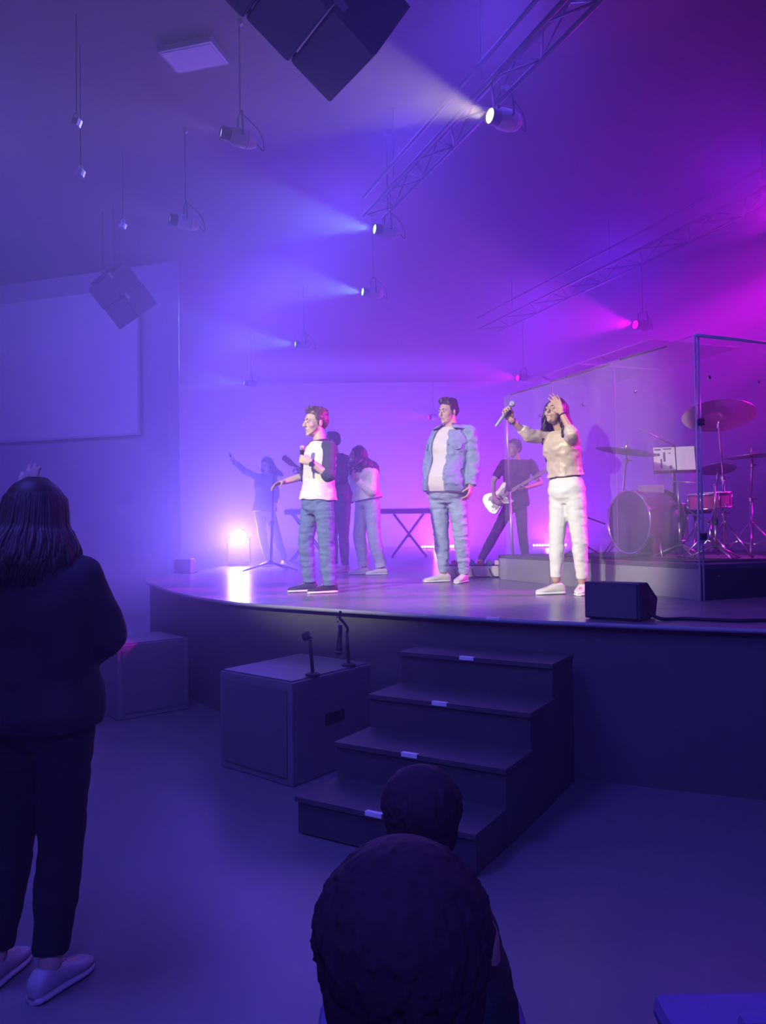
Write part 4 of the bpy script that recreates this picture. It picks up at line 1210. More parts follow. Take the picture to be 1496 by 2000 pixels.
def guitar(label, c, neck, n, col, guard, L=0.64, group=None):
    """c body centre, neck = direction of the neck, n = direction the front faces"""
    c, X = V(c), V(neck).normalized()
    Z = V(n); Z = (Z - X * Z.dot(X)).normalized()
    Y = Z.cross(X)
    t = thing('electric_guitar', label, 'guitar', c)
    out = [(-0.20, 0.0), (-0.19, 0.10), (-0.13, 0.155), (-0.05, 0.145), (0.02, 0.11), (0.09, 0.125), (0.17, 0.165), (0.22, 0.16), (0.20, 0.11), (0.135, 0.055), (0.13, -0.045), (0.165, -0.10), (0.185, -0.135), (0.13, -0.145), (0.05, -0.105), (-0.04, -0.125), (-0.12, -0.165), (-0.18, -0.11)]
    pts = spline([(x, y, 0) for x, y in out + out[:1]], 3)[:-1]
    poly = [(p.x, p.y) for p in pts]
    MB().prism(poly, c - Z * 0.022, X, Y, Z, 0.044).build('body', mat('guitar ' + label[:12], col, rough=0.22, spec=0.7), t, bevel=0.008)
    pg = [(p[0] * 0.72 + 0.015, p[1] * 0.66 - 0.012) for p in poly]
    MB().prism(pg, c + Z * 0.0225, X, Y, Z, 0.003).build('pickguard', mat('guard ' + label[:12], guard, rough=0.3), t)
    for k in range(3):
        MB().box(c + X * (-0.06 + 0.06 * k) + Z * 0.029, (0.018, 0.07, 0.012), (X, Y, Z)).build('pickup', M_BLACK, t)
    MB().box(c - X * 0.115 + Z * 0.028, (0.035, 0.07, 0.012), (X, Y, Z)).build('bridge', M_CHROME, t)
    for k in range(2):
        MB().lathe([(0.011, 0), (0.010, 0.014), (0.0, 0.015)], c - X * (0.10 + 0.04 * k) - Y * 0.095 + Z * 0.022, Z, 12).build('knob', M_CHROME, t, smooth=30)
    MB().box(c + X * (0.11 + L / 2) + Z * 0.022, (L, 0.046, 0.024), (X, Y, Z)).build('neck', mat('maple', (0.45, 0.25, 0.12), rough=0.4), t, bevel=0.004)
    h0 = c + X * (0.11 + L)
    hd_ = MB().prism([(0, -0.026), (0.05, -0.04), (0.17, -0.03), (0.185, 0.0), (0.17, 0.045), (0.06, 0.04), (0, 0.026)], h0 + Z * 0.012, X, Y, Z, 0.016).build('headstock', mat('headstock ' + label[:12], (0.35, 0.10, 0.10), rough=0.3), t)
    for k in range(6):
        q = h0 + X * (0.03 + 0.024 * k) + Y * 0.048 + Z * 0.02
        MB().ell(q + Y * 0.012, (0.008, 0.008, 0.006), None, 8, 6).build('tuning_peg', M_CHROME, hd_, smooth=True)
    for k in range(6):
        y = -0.017 + 0.0068 * k
        MB().tube([c - X * 0.115 + Y * y * 1.4 + Z * 0.038, h0 + X * 0.03 + Y * y + Z * 0.036], 0.0009, 4).build('string', M_CHROME, t)
    return t, (c, X, Y, Z)
g1, f1 = guitar('pale guitar held by the guitarist in black tee', V(GTR_J['wrA']).lerp(V(GTR_J['hdA']), 0.6) + V((0.04, 0.07, 0.0)), V(GTR_J['hdB']) - V(GTR_J['hdA']) + V((0.0, -0.02, 0.04)), (-0.35, -0.93, 0.1), (0.75, 0.70, 0.72), (0.15, 0.1, 0.2))
wA = V(BASS_J['hdA']); wB = V(BASS_J['hdB'])
hs_t = V((-1.34, 10.25, 2.49))
bd = (hs_t - wB).normalized()
g2, f2 = guitar('dark guitar with a pinkish headstock behind the man in the raglan shirt', hs_t - bd * 0.94, bd, (-0.55, 0.55, 0.5), (0.30, 0.05, 0.08), (0.05, 0.05, 0.05))
for (gt, (c, X, Y, Z)), jj, nm in (((g1, f1), GTR_J, 0), ((g2, f2), BASS_J, 1)):
    a_ = c + X * 0.22 + Y * 0.15
    b_ = V(jj['shB' if nm == 0 else 'shA']) + V((0, 0, 0.06))
    back_ = V(jj['neck']) - V(jj['fwd']) * 0.16 - V((0, 0, 0.2))
    MB().tube(spline([a_, b_.lerp(a_, 0.4) + V(jj['fwd']) * 0.10, b_ + V((0, 0, 0.01)), back_, c - X * 0.2], 6), 0.012, 6).build('strap', M_BLACK, gt, smooth=True)

# keyboards on X stands
def keyboard(label, c, ang, L=1.2, z=1.80, tilt=0):
    c = V(c)
    X = V((math.cos(ang), math.sin(ang), 0)); Y = V((-X.y, X.x, 0)); Z = V((0, 0, 1))
    t = thing('keyboard', label, 'keyboard', (c.x, c.y, z))
    MB().box(V((c.x, c.y, z + 0.05)), (L, 0.30, 0.09), (X, Y, Z)).build('case', M_BLACK, t, bevel=0.01)
    kb = MB().box(V((c.x, c.y, z + 0.097)) - Y * 0.06, (L - 0.1, 0.14, 0.012), (X, Y, Z)).build('key_bed', M_WHITE, t)
    for k in range(30):
        if k % 7 in (2, 6):
            continue
        MB().box(V((c.x, c.y, z + 0.108)) - Y * 0.03 + X * (-L / 2 + 0.08 + (L - 0.16) * k / 29), (0.016, 0.085, 0.012), (X, Y, Z)).build('black_key', M_BLACK, kb)
    s = thing('keyboard_stand', label.replace('keyboard', 'X-shaped stand under the keyboard', 1), 'stand', (c.x, c.y, ST))
    h = z - ST
    for q in (-1, 1):
        for yy in (-0.12, 0.12):
            MB().tube([V((c.x, c.y, ST + 0.02)) - X * (q * 0.34) + Y * (yy + q * 0.02), V((c.x, c.y, z - 0.006)) + X * (q * 0.30) + Y * (yy + q * 0.02)], 0.017, 8).build('leg', M_BLACKMETAL, s, smooth=True)
    for q in (-1, 1):
        MB().tube([V((c.x, c.y, ST + 0.02)) - X * (q * 0.34) - Y * 0.22, V((c.x, c.y, ST + 0.02)) - X * (q * 0.34) + Y * 0.22], 0.018, 8).build('foot', M_BLACKMETAL, s, smooth=True)
        MB().tube([V((c.x, c.y, z - 0.012)) + X * (q * 0.30) - Y * 0.18, V((c.x, c.y, z - 0.012)) + X * (q * 0.30) + Y * 0.18], 0.014, 8).build('arm', M_BLACKMETAL, s, smooth=True)
    MB().lathe([(0.035, -0.16), (0.035, 0.16)], V((c.x, c.y, (ST + z) / 2)), Y, 12).build('pivot', M_BLACKMETAL, s)
keyboard('black keyboard between the curly-haired woman and the man in denim', (0.52, 15.6, 0), 0.05, 1.25, 1.82)
keyboard('black keyboard far behind the man in the raglan shirt', (-1.35, 14.2, 0), -0.1, 0.9, 1.80)

# pedal board
pd = thing('pedal_board', 'white-fronted pedal board on the floor beside the drum riser', 'pedal board', (1.05, 8.95, ST))
X = V((0.995, -0.10, 0)); Y = V((0.10, 0.995, 0)); Z = V((0, 0, 1))
pc = V((1.03, 9.02, ST))
MB().box(pc + Z * 0.065, (0.72, 0.34, 0.13), (X, Y, Z)).build('case', mat('pedal case', (0.62, 0.62, 0.62), rough=0.5), pd, bevel=0.008)
MB().box(pc + Z * 0.135, (0.70, 0.32, 0.012), (X, Y, Z)).build('board', M_BLACK, pd)
cols = [(0.1, 0.6, 0.8), (0.5, 0.1, 0.4), (0.7, 0.7, 0.7), (0.1, 0.2, 0.6), (0.6, 0.3, 0.1), (0.2, 0.5, 0.5), (0.7, 0.6, 0.6)]
for k in range(7):
    q = pc + X * (-0.30 + 0.1 * k) - Y * 0.06 + Z * 0.165
    p_ = MB().box(q, (0.07, 0.12, 0.05), (X, Y, Z)).build('effect_pedal', mat('pedal %d' % k, cols[k], rough=0.4), pd, bevel=0.006)
    MB().lathe([(0.010, 0), (0.009, 0.012), (0, 0.013)], q + Z * 0.025 - Y * 0.03, Z, 10).build('foot_switch', M_CHROME, p_)
    MB().lathe([(0.008, 0), (0.007, 0.014), (0, 0.015)], q + Z * 0.025 + Y * 0.03, Z, 10).build('knob', M_BLACK, p_)
for k in range(3):
    MB().tube(spline([pc + X * (-0.2 + 0.2 * k) - Y * 0.17 + Z * 0.1, pc + X * (-0.15 + 0.2 * k) - Y * 0.25 + Z * 0.012, pc + X * (0.05 + 0.2 * k) - Y * 0.28 + Z * 0.012, pc + X * (0.2 + 0.18 * k) - Y * 0.22 + Z * 0.012], 5), 0.006, 6).build('cable', M_BLACK, pd, smooth=True)

# stage monitor wedge at the front edge, with its cable
mon = thing('monitor_wedge', 'black wedge monitor speaker at the stage edge by the woman in white', 'speaker', (1.5, 4.75, ST))
P0 = V((1.232, 4.735, ST)); P1 = V((1.500, 4.520, ST))
X = (P1 - P0).normalized(); Y = V((-X.y, X.x, 0)); Wm = (P1 - P0).length
prof = [(0.0, 0.0), (0.30, 0.0), (0.36, 0.10), (0.20, 0.215), (0.0, 0.225)]
prof = [(0.0, 0.006), (0.27, 0.006), (0.31, 0.12), (0.14, 0.225), (0.0, 0.228)]
lo = [P0 + Y * y + V((0, 0, z)) for y, z in prof]
MB().loft([lo, [p + X * Wm for p in lo]]).build('cabinet', mat('monitor black', (0.055, 0.055, 0.065), rough=0.5), mon, bevel=0.008)
MB().box(P0 + X * (Wm / 2) + V((0, 0, 0.116)) - Y * 0.006, (Wm - 0.03, 0.014, 0.195), (X, Y, Z)).build('grille', mat('monitor grille', (0.10, 0.10, 0.115), rough=0.55, bump=0.5, bscale=300), mon)
for s in (0.04, Wm - 0.04):
    MB().box(P0 + X * s + Y * 0.13 + V((0, 0, 0.004)), (0.04, 0.2, 0.008), (X, Y, Z)).build('rubber_foot', M_BLACK, mon)
MB().box(P1 + X * 0.003 + Y * 0.10 + V((0, 0, 0.11)), (0.008, 0.09, 0.05), (X, Y, Z)).build('handle', M_BLACK, mon)
tag(MB().tube(spline([P1 + Y * 0.12 + X * 0.005 + V((0, 0, 0.05)), P1 + Y * 0.13 + X * 0.08 + V((0, 0, 0.012)), (1.80, 4.58, ST + 0.011), (1.98, 4.48, ST + 0.011), (2.12, 4.45, ST + 0.011), (2.6, 4.5, ST + 0.011)], 6), 0.011, 8).build('speaker_cable', M_BLACK, None, (1.6, 4.6, ST), smooth=True), 'thick black cable snaking from the wedge monitor along the stage edge', 'cable')
mon2 = thing('monitor_wedge', 'far monitor wedge at the left end of the stage', 'speaker', (-2.72, 10.4, ST))
lo = [V((-2.84, 10.4, ST)) + V((0.05, 1, 0)).normalized() * (y * 1.1) + V((0, 0, z * 0.9)) for y, z in prof]
MB().loft([lo, [p + V((0.24, -0.02, 0)) for p in lo]]).build('cabinet', mat('grey monitor', (0.30, 0.29, 0.33), rough=0.5), mon2, bevel=0.008)
MB().box(V((-2.72, 10.385, ST + 0.105)), (0.21, 0.014, 0.17)).build('grille', mat('monitor grille', (0.1, 0.1, 0.1)), mon2)

# floor lamp that glares at the camera
LP = V((-2.40, 12.75, 1.405))
ldir = (V((0, 0, 1.55)) - LP).normalized()
fl = thing('floor_spotlight', 'bright white floor light glaring from the back left of the stage', 'stage light', (LP.x, LP.y, ST))
MB().lathe([(0.0, -0.26), (0.09, -0.26), (0.13, -0.2), (0.145, -0.04), (0.15, 0.0), (0.135, 0.0)], LP, ldir, 28).build('housing', M_BLACKMETAL, fl, smooth=35)
MB().lathe([(0.0, 0.004), (0.132, 0.0), (0.132, -0.02), (0.0, -0.02)], LP, ldir, 28).build('lens', mat('floor lamp lens', (0.9, 0.9, 0.9), emit=(0.86, 0.78, 1.0), estr=25), fl, smooth=30)
sx = V((ldir.y, -ldir.x, 0)).normalized()
MB().tube([LP + sx * 0.16 - ldir * 0.1, LP + sx * 0.19 - ldir * 0.1, V((LP.x, LP.y, ST + 0.05)) + sx * 0.19, V((LP.x, LP.y, ST + 0.05)) - sx * 0.19, LP - sx * 0.19 - ldir * 0.1, LP - sx * 0.16 - ldir * 0.1], 0.014, 8).build('yoke', M_BLACKMETAL, fl)
MB().lathe([(0.17, 0.0), (0.17, 0.03), (0.05, 0.055)], V((LP.x, LP.y, ST)), (0, 0, 1), 24).build('base', M_BLACKMETAL, fl, smooth=35)
lamp('glare_spot', 'SPOT', LP + ldir * 0.03, 850, (0.20, 0.12, 1.0), angle=150, blend=0.6, size=0.1, parent=fl, direction=ldir)

# LED battens on the floor at the back of the stage
def batten(label, x0, x1, y, n=12, power=260, col=(0.55, 0.12, 1.0)):
    t = thing('led_batten', label, 'stage light', ((x0 + x1) / 2, y, ST), 'LED battens at the back of the stage')
    cx = (x0 + x1) / 2
    MB().box((cx, y, ST + 0.07), (x1 - x0, 0.09, 0.09)).build('housing', M_BLACKMETAL, t, bevel=0.006)
    for s in (-1, 1):
        MB().box((cx + s * (x1 - x0) * 0.4, y, ST + 0.012), (0.05, 0.16, 0.024)).build('foot', M_BLACKMETAL, t)
    for k in range(n):
        x = x0 + (x1 - x0) * (k + 0.5) / n
        MB().lathe([(0.0, 0.012), (0.020, 0.008), (0.034, 0.0), (0.034, -0.01)], (x, y - 0.047, ST + 0.075), (0, -1, 0.15), 14).build('led_cell', mat('led cell', (0.9, 0.6, 0.9), emit=(1.0, 0.62, 0.95), estr=9), t, smooth=30)
    lamp('batten_wash', 'SPOT', (cx, y - 0.08, ST + 0.16), power, col, angle=160, blend=0.7, size=0.12, parent=t, direction=(0, -0.55, 0.83))
batten('LED batten glowing behind the man in the denim jacket', 1.06, 2.04, 21.8, power=2200, col=(0.3, 0.03, 1.0))
batten('LED batten glowing left of the woman in white trousers', 4.22, 5.20, 21.8, power=2200, col=(0.3, 0.03, 1.0))

# short posts with a clip and a microphone on the near box
def post(label, base, top, headoff):
    base, top = V(base), V(top)
    t = thing('short_post', label, 'post', base, 'short posts on the black box')
    MB().lathe([(0.045, 0.0), (0.045, 0.012), (0.015, 0.02)], base, (0, 0, 1), 16).build('base', M_BLACK, t, smooth=35)
    MB().tube([base + V((0, 0, 0.01)), base.lerp(top, 0.6), top], [0.011, 0.011, 0.009], 8).build('tube', M_BLACK, t, smooth=True)
    return t
p1 = post('short post with a round clip, nearer end of the black box', (-0.44, 4.70, 0.6185), (-0.455, 4.70, 0.835), None)
MB().lathe([(0.0, -0.022), (0.024, -0.02), (0.027, 0.0), (0.024, 0.022), (0.0, 0.024)], (-0.478, 4.70, 0.858), (0.9, -0.2, 0.4), 14).build('clip', M_BLACK, p1, smooth=35)
MB().tube([(-0.455, 4.70, 0.83), (-0.44, 4.70, 0.85), (-0.46, 4.70, 0.865)], 0.006, 6).build('clip_arm', M_GREYMETAL, p1)
p2 = post('short post with a beaded hook, farther end of the black box', (-0.235, 5.02, 0.6185), (-0.245, 5.02, 0.84), None)
MB().tube(spline([(-0.245, 5.02, 0.83), (-0.24, 5.02, 0.86), (-0.265, 5.02, 0.90), (-0.29, 5.02, 0.93), (-0.285, 5.02, 0.975)], 4), 0.009, 8).build('gooseneck', M_BLACK, p2, smooth=True)
for k in range(5):
    MB().ell((-0.312 + 0.004 * k, 5.01, 0.965 - 0.028 * k), (0.007, 0.007, 0.007), None, 8, 6).build('bead', M_GREYMETAL, p2, smooth=True)
microphone('dark microphone hanging upside down from the hooked post', (-0.300, 5.01, 0.69), (-0.285, 5.01, 0.885), (0.03, 0.03, 0.035))

# ---------------------------------------------------------------- drum riser, shield and kit
RC = V((2.375, 5.78, 0)); RD = V((1.36, 8.30, 0))
UR = (RD - RC).normalized(); WR = V((UR.y, -UR.x, 0))
RL = 2.95; RWd = 3.0; RT = 1.21
riser = thing('drum_riser', 'grey-fronted low drum riser on stage right', 'platform', RC + UR * 1.4 + WR * 1.5 + V((0, 0, ST)))
cc = RC + UR * (RL / 2) + WR * (RWd / 2)
MB().box(cc + V((0, 0, (ST + RT) / 2)), (RL - 0.03, RWd - 0.03, RT - ST - 0.02), (UR, WR, Z)).build('frame', M_BLACK, riser)
MB().box(cc + V((0, 0, RT - 0.02)), (RL, RWd, 0.035), (UR, WR, Z)).build('top', mat('riser carpet', (0.10, 0.09, 0.12), rough=0.85, bump=0.4, bscale=90), riser, bevel=0.004)
for k in range(3):
    MB().box(RC + UR * (RL * (k + 0.5) / 3) + WR * 0.006 + V((0, 0, (ST + RT) / 2 - 0.018)), (RL / 3 - 0.012, 0.012, RT - ST - 0.04), (UR, WR, Z)).build('front_panel', mat('riser front', (0.34, 0.33, 0.36), rough=0.6, nscale=3), riser)
for k in range(3):
    MB().box(RC + WR * (RWd * (k + 0.5) / 3) + UR * 0.006 + V((0, 0, (ST + RT) / 2 - 0.018)), (RWd / 3 - 0.012, 0.012, RT - ST - 0.04), (WR, UR, Z)).build('side_panel', M_BLACK, riser)
for k in range(6):
    MB().lathe([(0.012, 0), (0.010, 0.006), (0, 0.007)], RC + WR * (0.18 + 0.5 * k) - UR * 0.001 + V((0, 0, RT - 0.09 - 0.08 * (k % 2))), -UR, 10).build('bolt', M_CHROME, riser)
tag(MB().tube([RC + WR * 0.75 - UR * 0.12 + V((0, 0, ST + 0.016)), RC + WR * 1.6 - UR * 0.06 + V((0, 0, ST + 0.02))], 0.014, 8).build('floor_pole', M_GREYMETAL, None, RC + V((1, 0, ST)), smooth=True), 'grey pole lying on the stage beside the dark side of the drum riser', 'pole')

shield = thing('drum_shield', 'tall clear acrylic drum shield standing round the riser', 'drum shield', RC - WR * 0.03 + V((0, 0, ST)))
O = RC - WR * 0.03 - UR * 0.03
ZT = 2.93
npan = 3
LS = 2.77
for k in range(npan):
    c = O + UR * (LS * (k + 0.5) / npan)
    MB().box(c + V((0, 0, (ST + ZT) / 2)), (LS / npan - 0.012, 0.010, ZT - ST - 0.004), (UR, WR, Z)).build('front_pane', acrylic(), shield)
for k in range(2):
    c = O + WR * (0.92 * (k + 0.5))
    MB().box(c + V((0, 0, (RT + ZT) / 2 + 0.005)), (0.91, 0.010, ZT - RT - 0.004), (WR, UR, Z)).build('side_pane', acrylic(), shield)
M_POST = mat('clear post edge', (0.70, 0.66, 0.75), rough=0.2, spec=0.7)
for s in (0.0, 0.035):
    p = O + WR * s
    MB().tube([p + V((0, 0, ST + 0.003)), p + V((0, 0, ZT))], 0.0085, 8).build('corner_post', M_POST, shield, smooth=True)
for k in range(1, npan):
    p = O + UR * (LS * k / npan)
    MB().tube([p + V((0, 0, ST + 0.003)), p + V((0, 0, ZT))], 0.0045, 8).build('hinge_rod', acrylic(), shield, smooth=True)
MB().tube([O + V((0, 0, ZT + 0.005)), O + WR * 1.84 + V((0, 0, ZT + 0.005))], 0.013, 8).build('top_rail', M_POST, shield, smooth=True)
MB().tube([O + V((0, 0, ZT + 0.002)), O + UR * LS + V((0, 0, ZT + 0.002))], 0.006, 8).build('top_rail', acrylic(), shield, smooth=True)
for z in (1.42, 2.28):
    MB().box(O + WR * 0.035 + V((0, 0, z)), (0.04, 0.05, 0.05), (WR, UR, Z)).build('hinge', M_BLACK, shield)
for k, z in ((0, 2.62), (1, 2.62)):
    MB().lathe([(0.014, 0), (0.014, 0.012), (0, 0.014)], O + WR * (0.12 + 0.5 * k) - UR * 0.008 + V((0, 0, z)), -UR, 12).build('bolt_cap', M_CHROME, shield)
for k in range(3):
    MB().lathe([(0.014, 0), (0.014, 0.012), (0, 0.014)], O + UR * (0.65 + 0.7 * k) - WR * 0.008 + V((0, 0, 2.62)), -WR, 12).build('bolt_cap', M_CHROME, shield)
# dark sound-absorbing lid panels over the rear of the shield
for k, (s0, s1) in enumerate(((0.75, 1.72), (1.78, 2.72))):
    c = O + UR * ((s0 + s1) / 2) + WR * 0.75
    MB().box(c + V((0, 0, ZT + 0.035 + 0.14)), (s1 - s0, 1.0, 0.012), (UR, WR, Z)).build('lid_panel', acrylic(), shield)
    for q in (-1, 1):
        e0 = c + UR * (q * (s1 - s0) * 0.4) + WR * 0.0
        MB().tube([O + UR * ((s0 + s1) / 2 + q * (s1 - s0) * 0.4) + V((0, 0, ZT)), O + UR * ((s0 + s1) / 2 + q * (s1 - s0) * 0.4) + WR * 0.5 + V((0, 0, ZT + 0.15))], 0.01, 6).build('lid_bracket', M_BLACKMETAL, shield)

# bass drum
BD = V((2.40, 7.50, RT + 0.335)); bn = V((-0.93, -0.36, 0.0)).normalized()
kd = thing('bass_drum', 'large bass drum with a clear front head behind the shield', 'drum', (BD.x, BD.y, RT))
M_SHELL = mat('violet drum shell', (0.10, 0.05, 0.20), rough=0.25, spec=0.7)
MB().lathe([(0.295, 0.0), (0.30, 0.0), (0.30, 0.40), (0.295, 0.40)], BD - bn * 0.40, bn, 40).build('shell', M_SHELL, kd, smooth=35)
for s in (0.0, 0.40):
    MB().torus(BD - bn * s, bn, 0.31, 0.014, 48, 8).build('hoop', M_CHROME if s == 0 else M_BLACK, kd, smooth=True)
MB().lathe([(0.0, 0.004), (0.30, 0.0), (0.30, -0.004), (0.0, -0.004)], BD + bn * 0.006, bn, 40).build('front_head', mat('drum head', (0.09, 0.07, 0.20), rough=0.18, nscale=3, namt=0.2, spec=0.6), kd, smooth=30)
b1, b2, _ = frame(bn)
for k in range(8):
    t_ = 2 * math.pi * (k + 0.5) / 8
    e_ = b1 * math.cos(t_) + b2 * math.sin(t_)
    MB().tube([BD + e_ * 0.318 + bn * 0.012, BD + e_ * 0.312 - bn * 0.09], 0.006, 6).build('tension_rod', M_CHROME, kd, smooth=True)
    MB().box(BD + e_ * 0.322 + bn * 0.002, (0.03, 0.02, 0.035), (bn, e_, bn.cross(e_))).build('claw', M_CHROME, kd)
for s in (-1, 1):
    q = BD - bn * 0.12 + V((-bn.y, bn.x, 0)) * (s * 0.27) - V((0, 0, 0.14))
    MB().tube([q, V((q.x, q.y, RT + 0.008)) + V((-bn.y, bn.x, 0)) * (s * 0.14) + bn * 0.08], 0.009, 6).build('spur', M_CHROME, kd, smooth=True)

def cymbal_stand(label, c, rad, tilt, base, tripod=0.28, col=(0.62, 0.47, 0.46), group='cymbals on stands', hub=0.34):
    c, base = V(c), V(base)
    n_ = V(tilt).normalized()
    t = thing('cymbal_stand', label, 'cymbal', base, group)
    cy = MB().lathe([(0.012, 0.022), (0.03, 0.020), (0.055, 0.004), (rad * 0.6, -0.008), (rad, -0.022), (rad, -0.0245), (rad * 0.6, -0.011), (0.055, 0.001), (0.03, 0.016), (0.012, 0.018)], c, n_, 48, caps=False).build('cymbal', mat('cymbal bronze', col, rough=0.24, metal=0.9, nscale=40, namt=0.2), t, smooth=40)
    MB().lathe([(0.016, 0.02), (0.016, 0.032), (0.006, 0.036), (0.006, 0.06), (0.011, 0.062), (0.0, 0.075)], c, n_, 12).build('wing_nut', M_CHROME, cy, smooth=30)
    mid = V((base.x, base.y, base.z + (c.z - base.z) * 0.55))
    MB().tube([base + V((0, 0, 0.06)), mid], 0.0135, 10).build('lower_tube', M_CHROME, t, smooth=True)
    MB().tube([mid, c - V((0, 0, 0.10)), c - n_ * 0.01], 0.0095, 10).build('upper_tube', M_CHROME, t, smooth=True)
    for q, s in ((mid, 0.022), (base.lerp(mid, 0.55), 0.024), (c - V((0, 0, 0.11)), 0.019)):
        MB().lathe([(s * 0.7, -0.025), (s, -0.018), (s, 0.018), (s * 0.7, 0.025)], q, (0, 0, 1), 12).build('collar', M_CHROME, t, smooth=30)
        MB().tube([q, q + V((0.05, -0.02, 0.005))], 0.006, 6).build('wing_screw', M_CHROME, t)
    for k in range(3):
        a_ = 2.1 * k + base.x * 3
        e_ = V((math.cos(a_), math.sin(a_), 0))
        MB().tube([base + V((0, 0, hub)), base + e_ * tripod + V((0, 0, 0.012))], 0.008, 6).build('leg', M_CHROME, t, smooth=True)
        MB().tube([base + V((0, 0, 0.10)), base + e_ * (tripod * 0.55) + V((0, 0, hub * 0.46))], 0.006, 6).build('leg_brace', M_CHROME, t, smooth=True)
        MB().ell(base + e_ * tripod + V((0, 0, 0.014)), (0.016, 0.016, 0.013), None, 8, 6).build('rubber_foot', M_BLACK, t, smooth=True)
    return t
cymbal_stand('largest ride cymbal, high on its stand behind the shield corner', (3.10, 7.05, 2.53), 0.32, (0.10, 0.34, 1), (3.13, 7.05, RT))
cymbal_stand('crash cymbal tilted above the bass drum', (2.33, 7.32, 2.24), 0.285, (0.17, -0.03, 1), (2.42, 7.75, RT), tripod=0.2)
cymbal_stand('bright cymbal cut by the right edge of the picture', (3.52, 7.3, 2.18), 0.26, (-0.06, 0.02, 1), (3.50, 7.3, RT))
cymbal_stand('small reddish splash cymbal behind the ride cymbal stand', (3.60, 8.25, 2.13), 0.19, (0.05, 0.28, 1), (3.55, 8.25, RT), tripod=0.22)

def drum(label, c, rad, h, n_, legs=None, stand=False, col=(0.25, 0.03, 0.20)):
    c = V(c); n_ = V(n_).normalized()
    t = thing('floor_tom' if legs else 'snare_drum', label, 'drum', (c.x, c.y, RT))
    MB().lathe([(rad * 0.98, 0), (rad, 0.0), (rad, h), (rad * 0.98, h)], c - n_ * h, n_, 32).build('shell', mat('shell ' + label[:9], col, rough=0.25, spec=0.7), t, smooth=35)
    for s in (0.0, h):
        MB().torus(c - n_ * s, n_, rad + 0.008, 0.008, 40, 6).build('hoop', M_CHROME, t, smooth=True)
    MB().lathe([(0, 0.003), (rad, 0.0), (rad, -0.004), (0, -0.004)], c + n_ * 0.004, n_, 32).build('head', mat('white drum head', (0.75, 0.72, 0.75), rough=0.5), t)
    a1, a2, _ = frame(n_)
    for k in range(8):
        e_ = a1 * math.cos(k * math.pi / 4) + a2 * math.sin(k * math.pi / 4)
        MB().tube([c + e_ * (rad + 0.012), c + e_ * (rad + 0.012) - n_ * h], 0.005, 6).build('lug', M_CHROME, t, smooth=True)
    if legs:
        for k in range(3):
            e_ = V((math.cos(2.1 * k + 0.5), math.sin(2.1 * k + 0.5), 0))
            q = c + e_ * (rad + 0.02) - V((0, 0, h * 0.4))
            MB().tube([q, V((q.x, q.y, RT + 0.010))], 0.008, 8).build('leg', M_CHROME, t, smooth=True)
    if stand:
        b_ = V((c.x, c.y, RT))
        for k in range(3):
            e_ = V((math.cos(2.1 * k + 0.9), math.sin(2.1 * k + 0.9), 0))
            MB().tube([b_ + V((0, 0, 0.30)), b_ + e_ * (rad * 0.9) + V((0, 0, c.z - RT - h - 0.03)), b_ + e_ * (rad + 0.015) + V((0, 0, c.z - RT - h + 0.02))], 0.008, 6).build('basket_arm', M_CHROME, t, smooth=True)
            MB().tube([b_ + V((0, 0, 0.26)), b_ + e_ * 0.24 + V((0, 0, 0.010))], 0.009, 6).build('leg', M_CHROME, t, smooth=True)
        MB().tube([b_ + V((0, 0, 0.05)), b_ + V((0, 0, 0.34))], 0.012, 8).build('stand_tube', M_CHROME, t, smooth=True)
    return t
drum('magenta snare drum on a basket stand right of the shield corner post', (3.02, 7.1, 1.80), 0.19, 0.13, (-0.08, -0.06, 1), stand=True, col=(0.45, 0.05, 0.30))
drum('violet floor tom standing behind the bass drum', (2.98, 8.1, 1.73), 0.22, 0.38, (0, 0, 1), legs=True, col=(0.22, 0.08, 0.36))

# hi-hat
hb = V((3.62, 6.75, RT))
hh = thing('hi_hat', 'pair of hi-hat cymbals on a pedal stand at the right edge', 'cymbal', hb)
for s, dz in ((1, 0.014), (-1, -0.014)):
    MB().lathe([(0.01, 0.03 * s), (0.05, 0.006 * s), (0.18, 0.0), (0.18, -0.002 * s), (0.05, 0.003 * s), (0.01, 0.026 * s)], hb + V((0, 0, 0.72 + dz)), (0, 0, 1), 40, caps=False).build('hi_hat_cymbal', mat('cymbal bronze', (0.62, 0.47, 0.46)), hh, smooth=40)
MB().tube([hb + V((0, 0, 0.04)), hb + V((0, 0, 0.86))], 0.009, 8).build('rod', M_CHROME, hh, smooth=True)
MB().tube([hb + V((0, 0, 0.10)), hb + V((0, 0, 0.60))], 0.014, 8).build('tube', M_CHROME, hh, smooth=True)
for k in range(3):
    e_ = V((math.cos(2.1 * k + 0.3), math.sin(2.1 * k + 0.3), 0))
    MB().tube([hb + V((0, 0, 0.30)), hb + e_ * 0.26 + V((0, 0, 0.010))], 0.008, 6).build('leg', M_CHROME, hh, smooth=True)
MB().box(hb + V((-0.12, -0.10, 0.03)), (0.09, 0.26, 0.015), (V((0.8, -0.6, 0)), V((0.6, 0.8, 0)), Z)).build('pedal', M_GREYMETAL, hh)

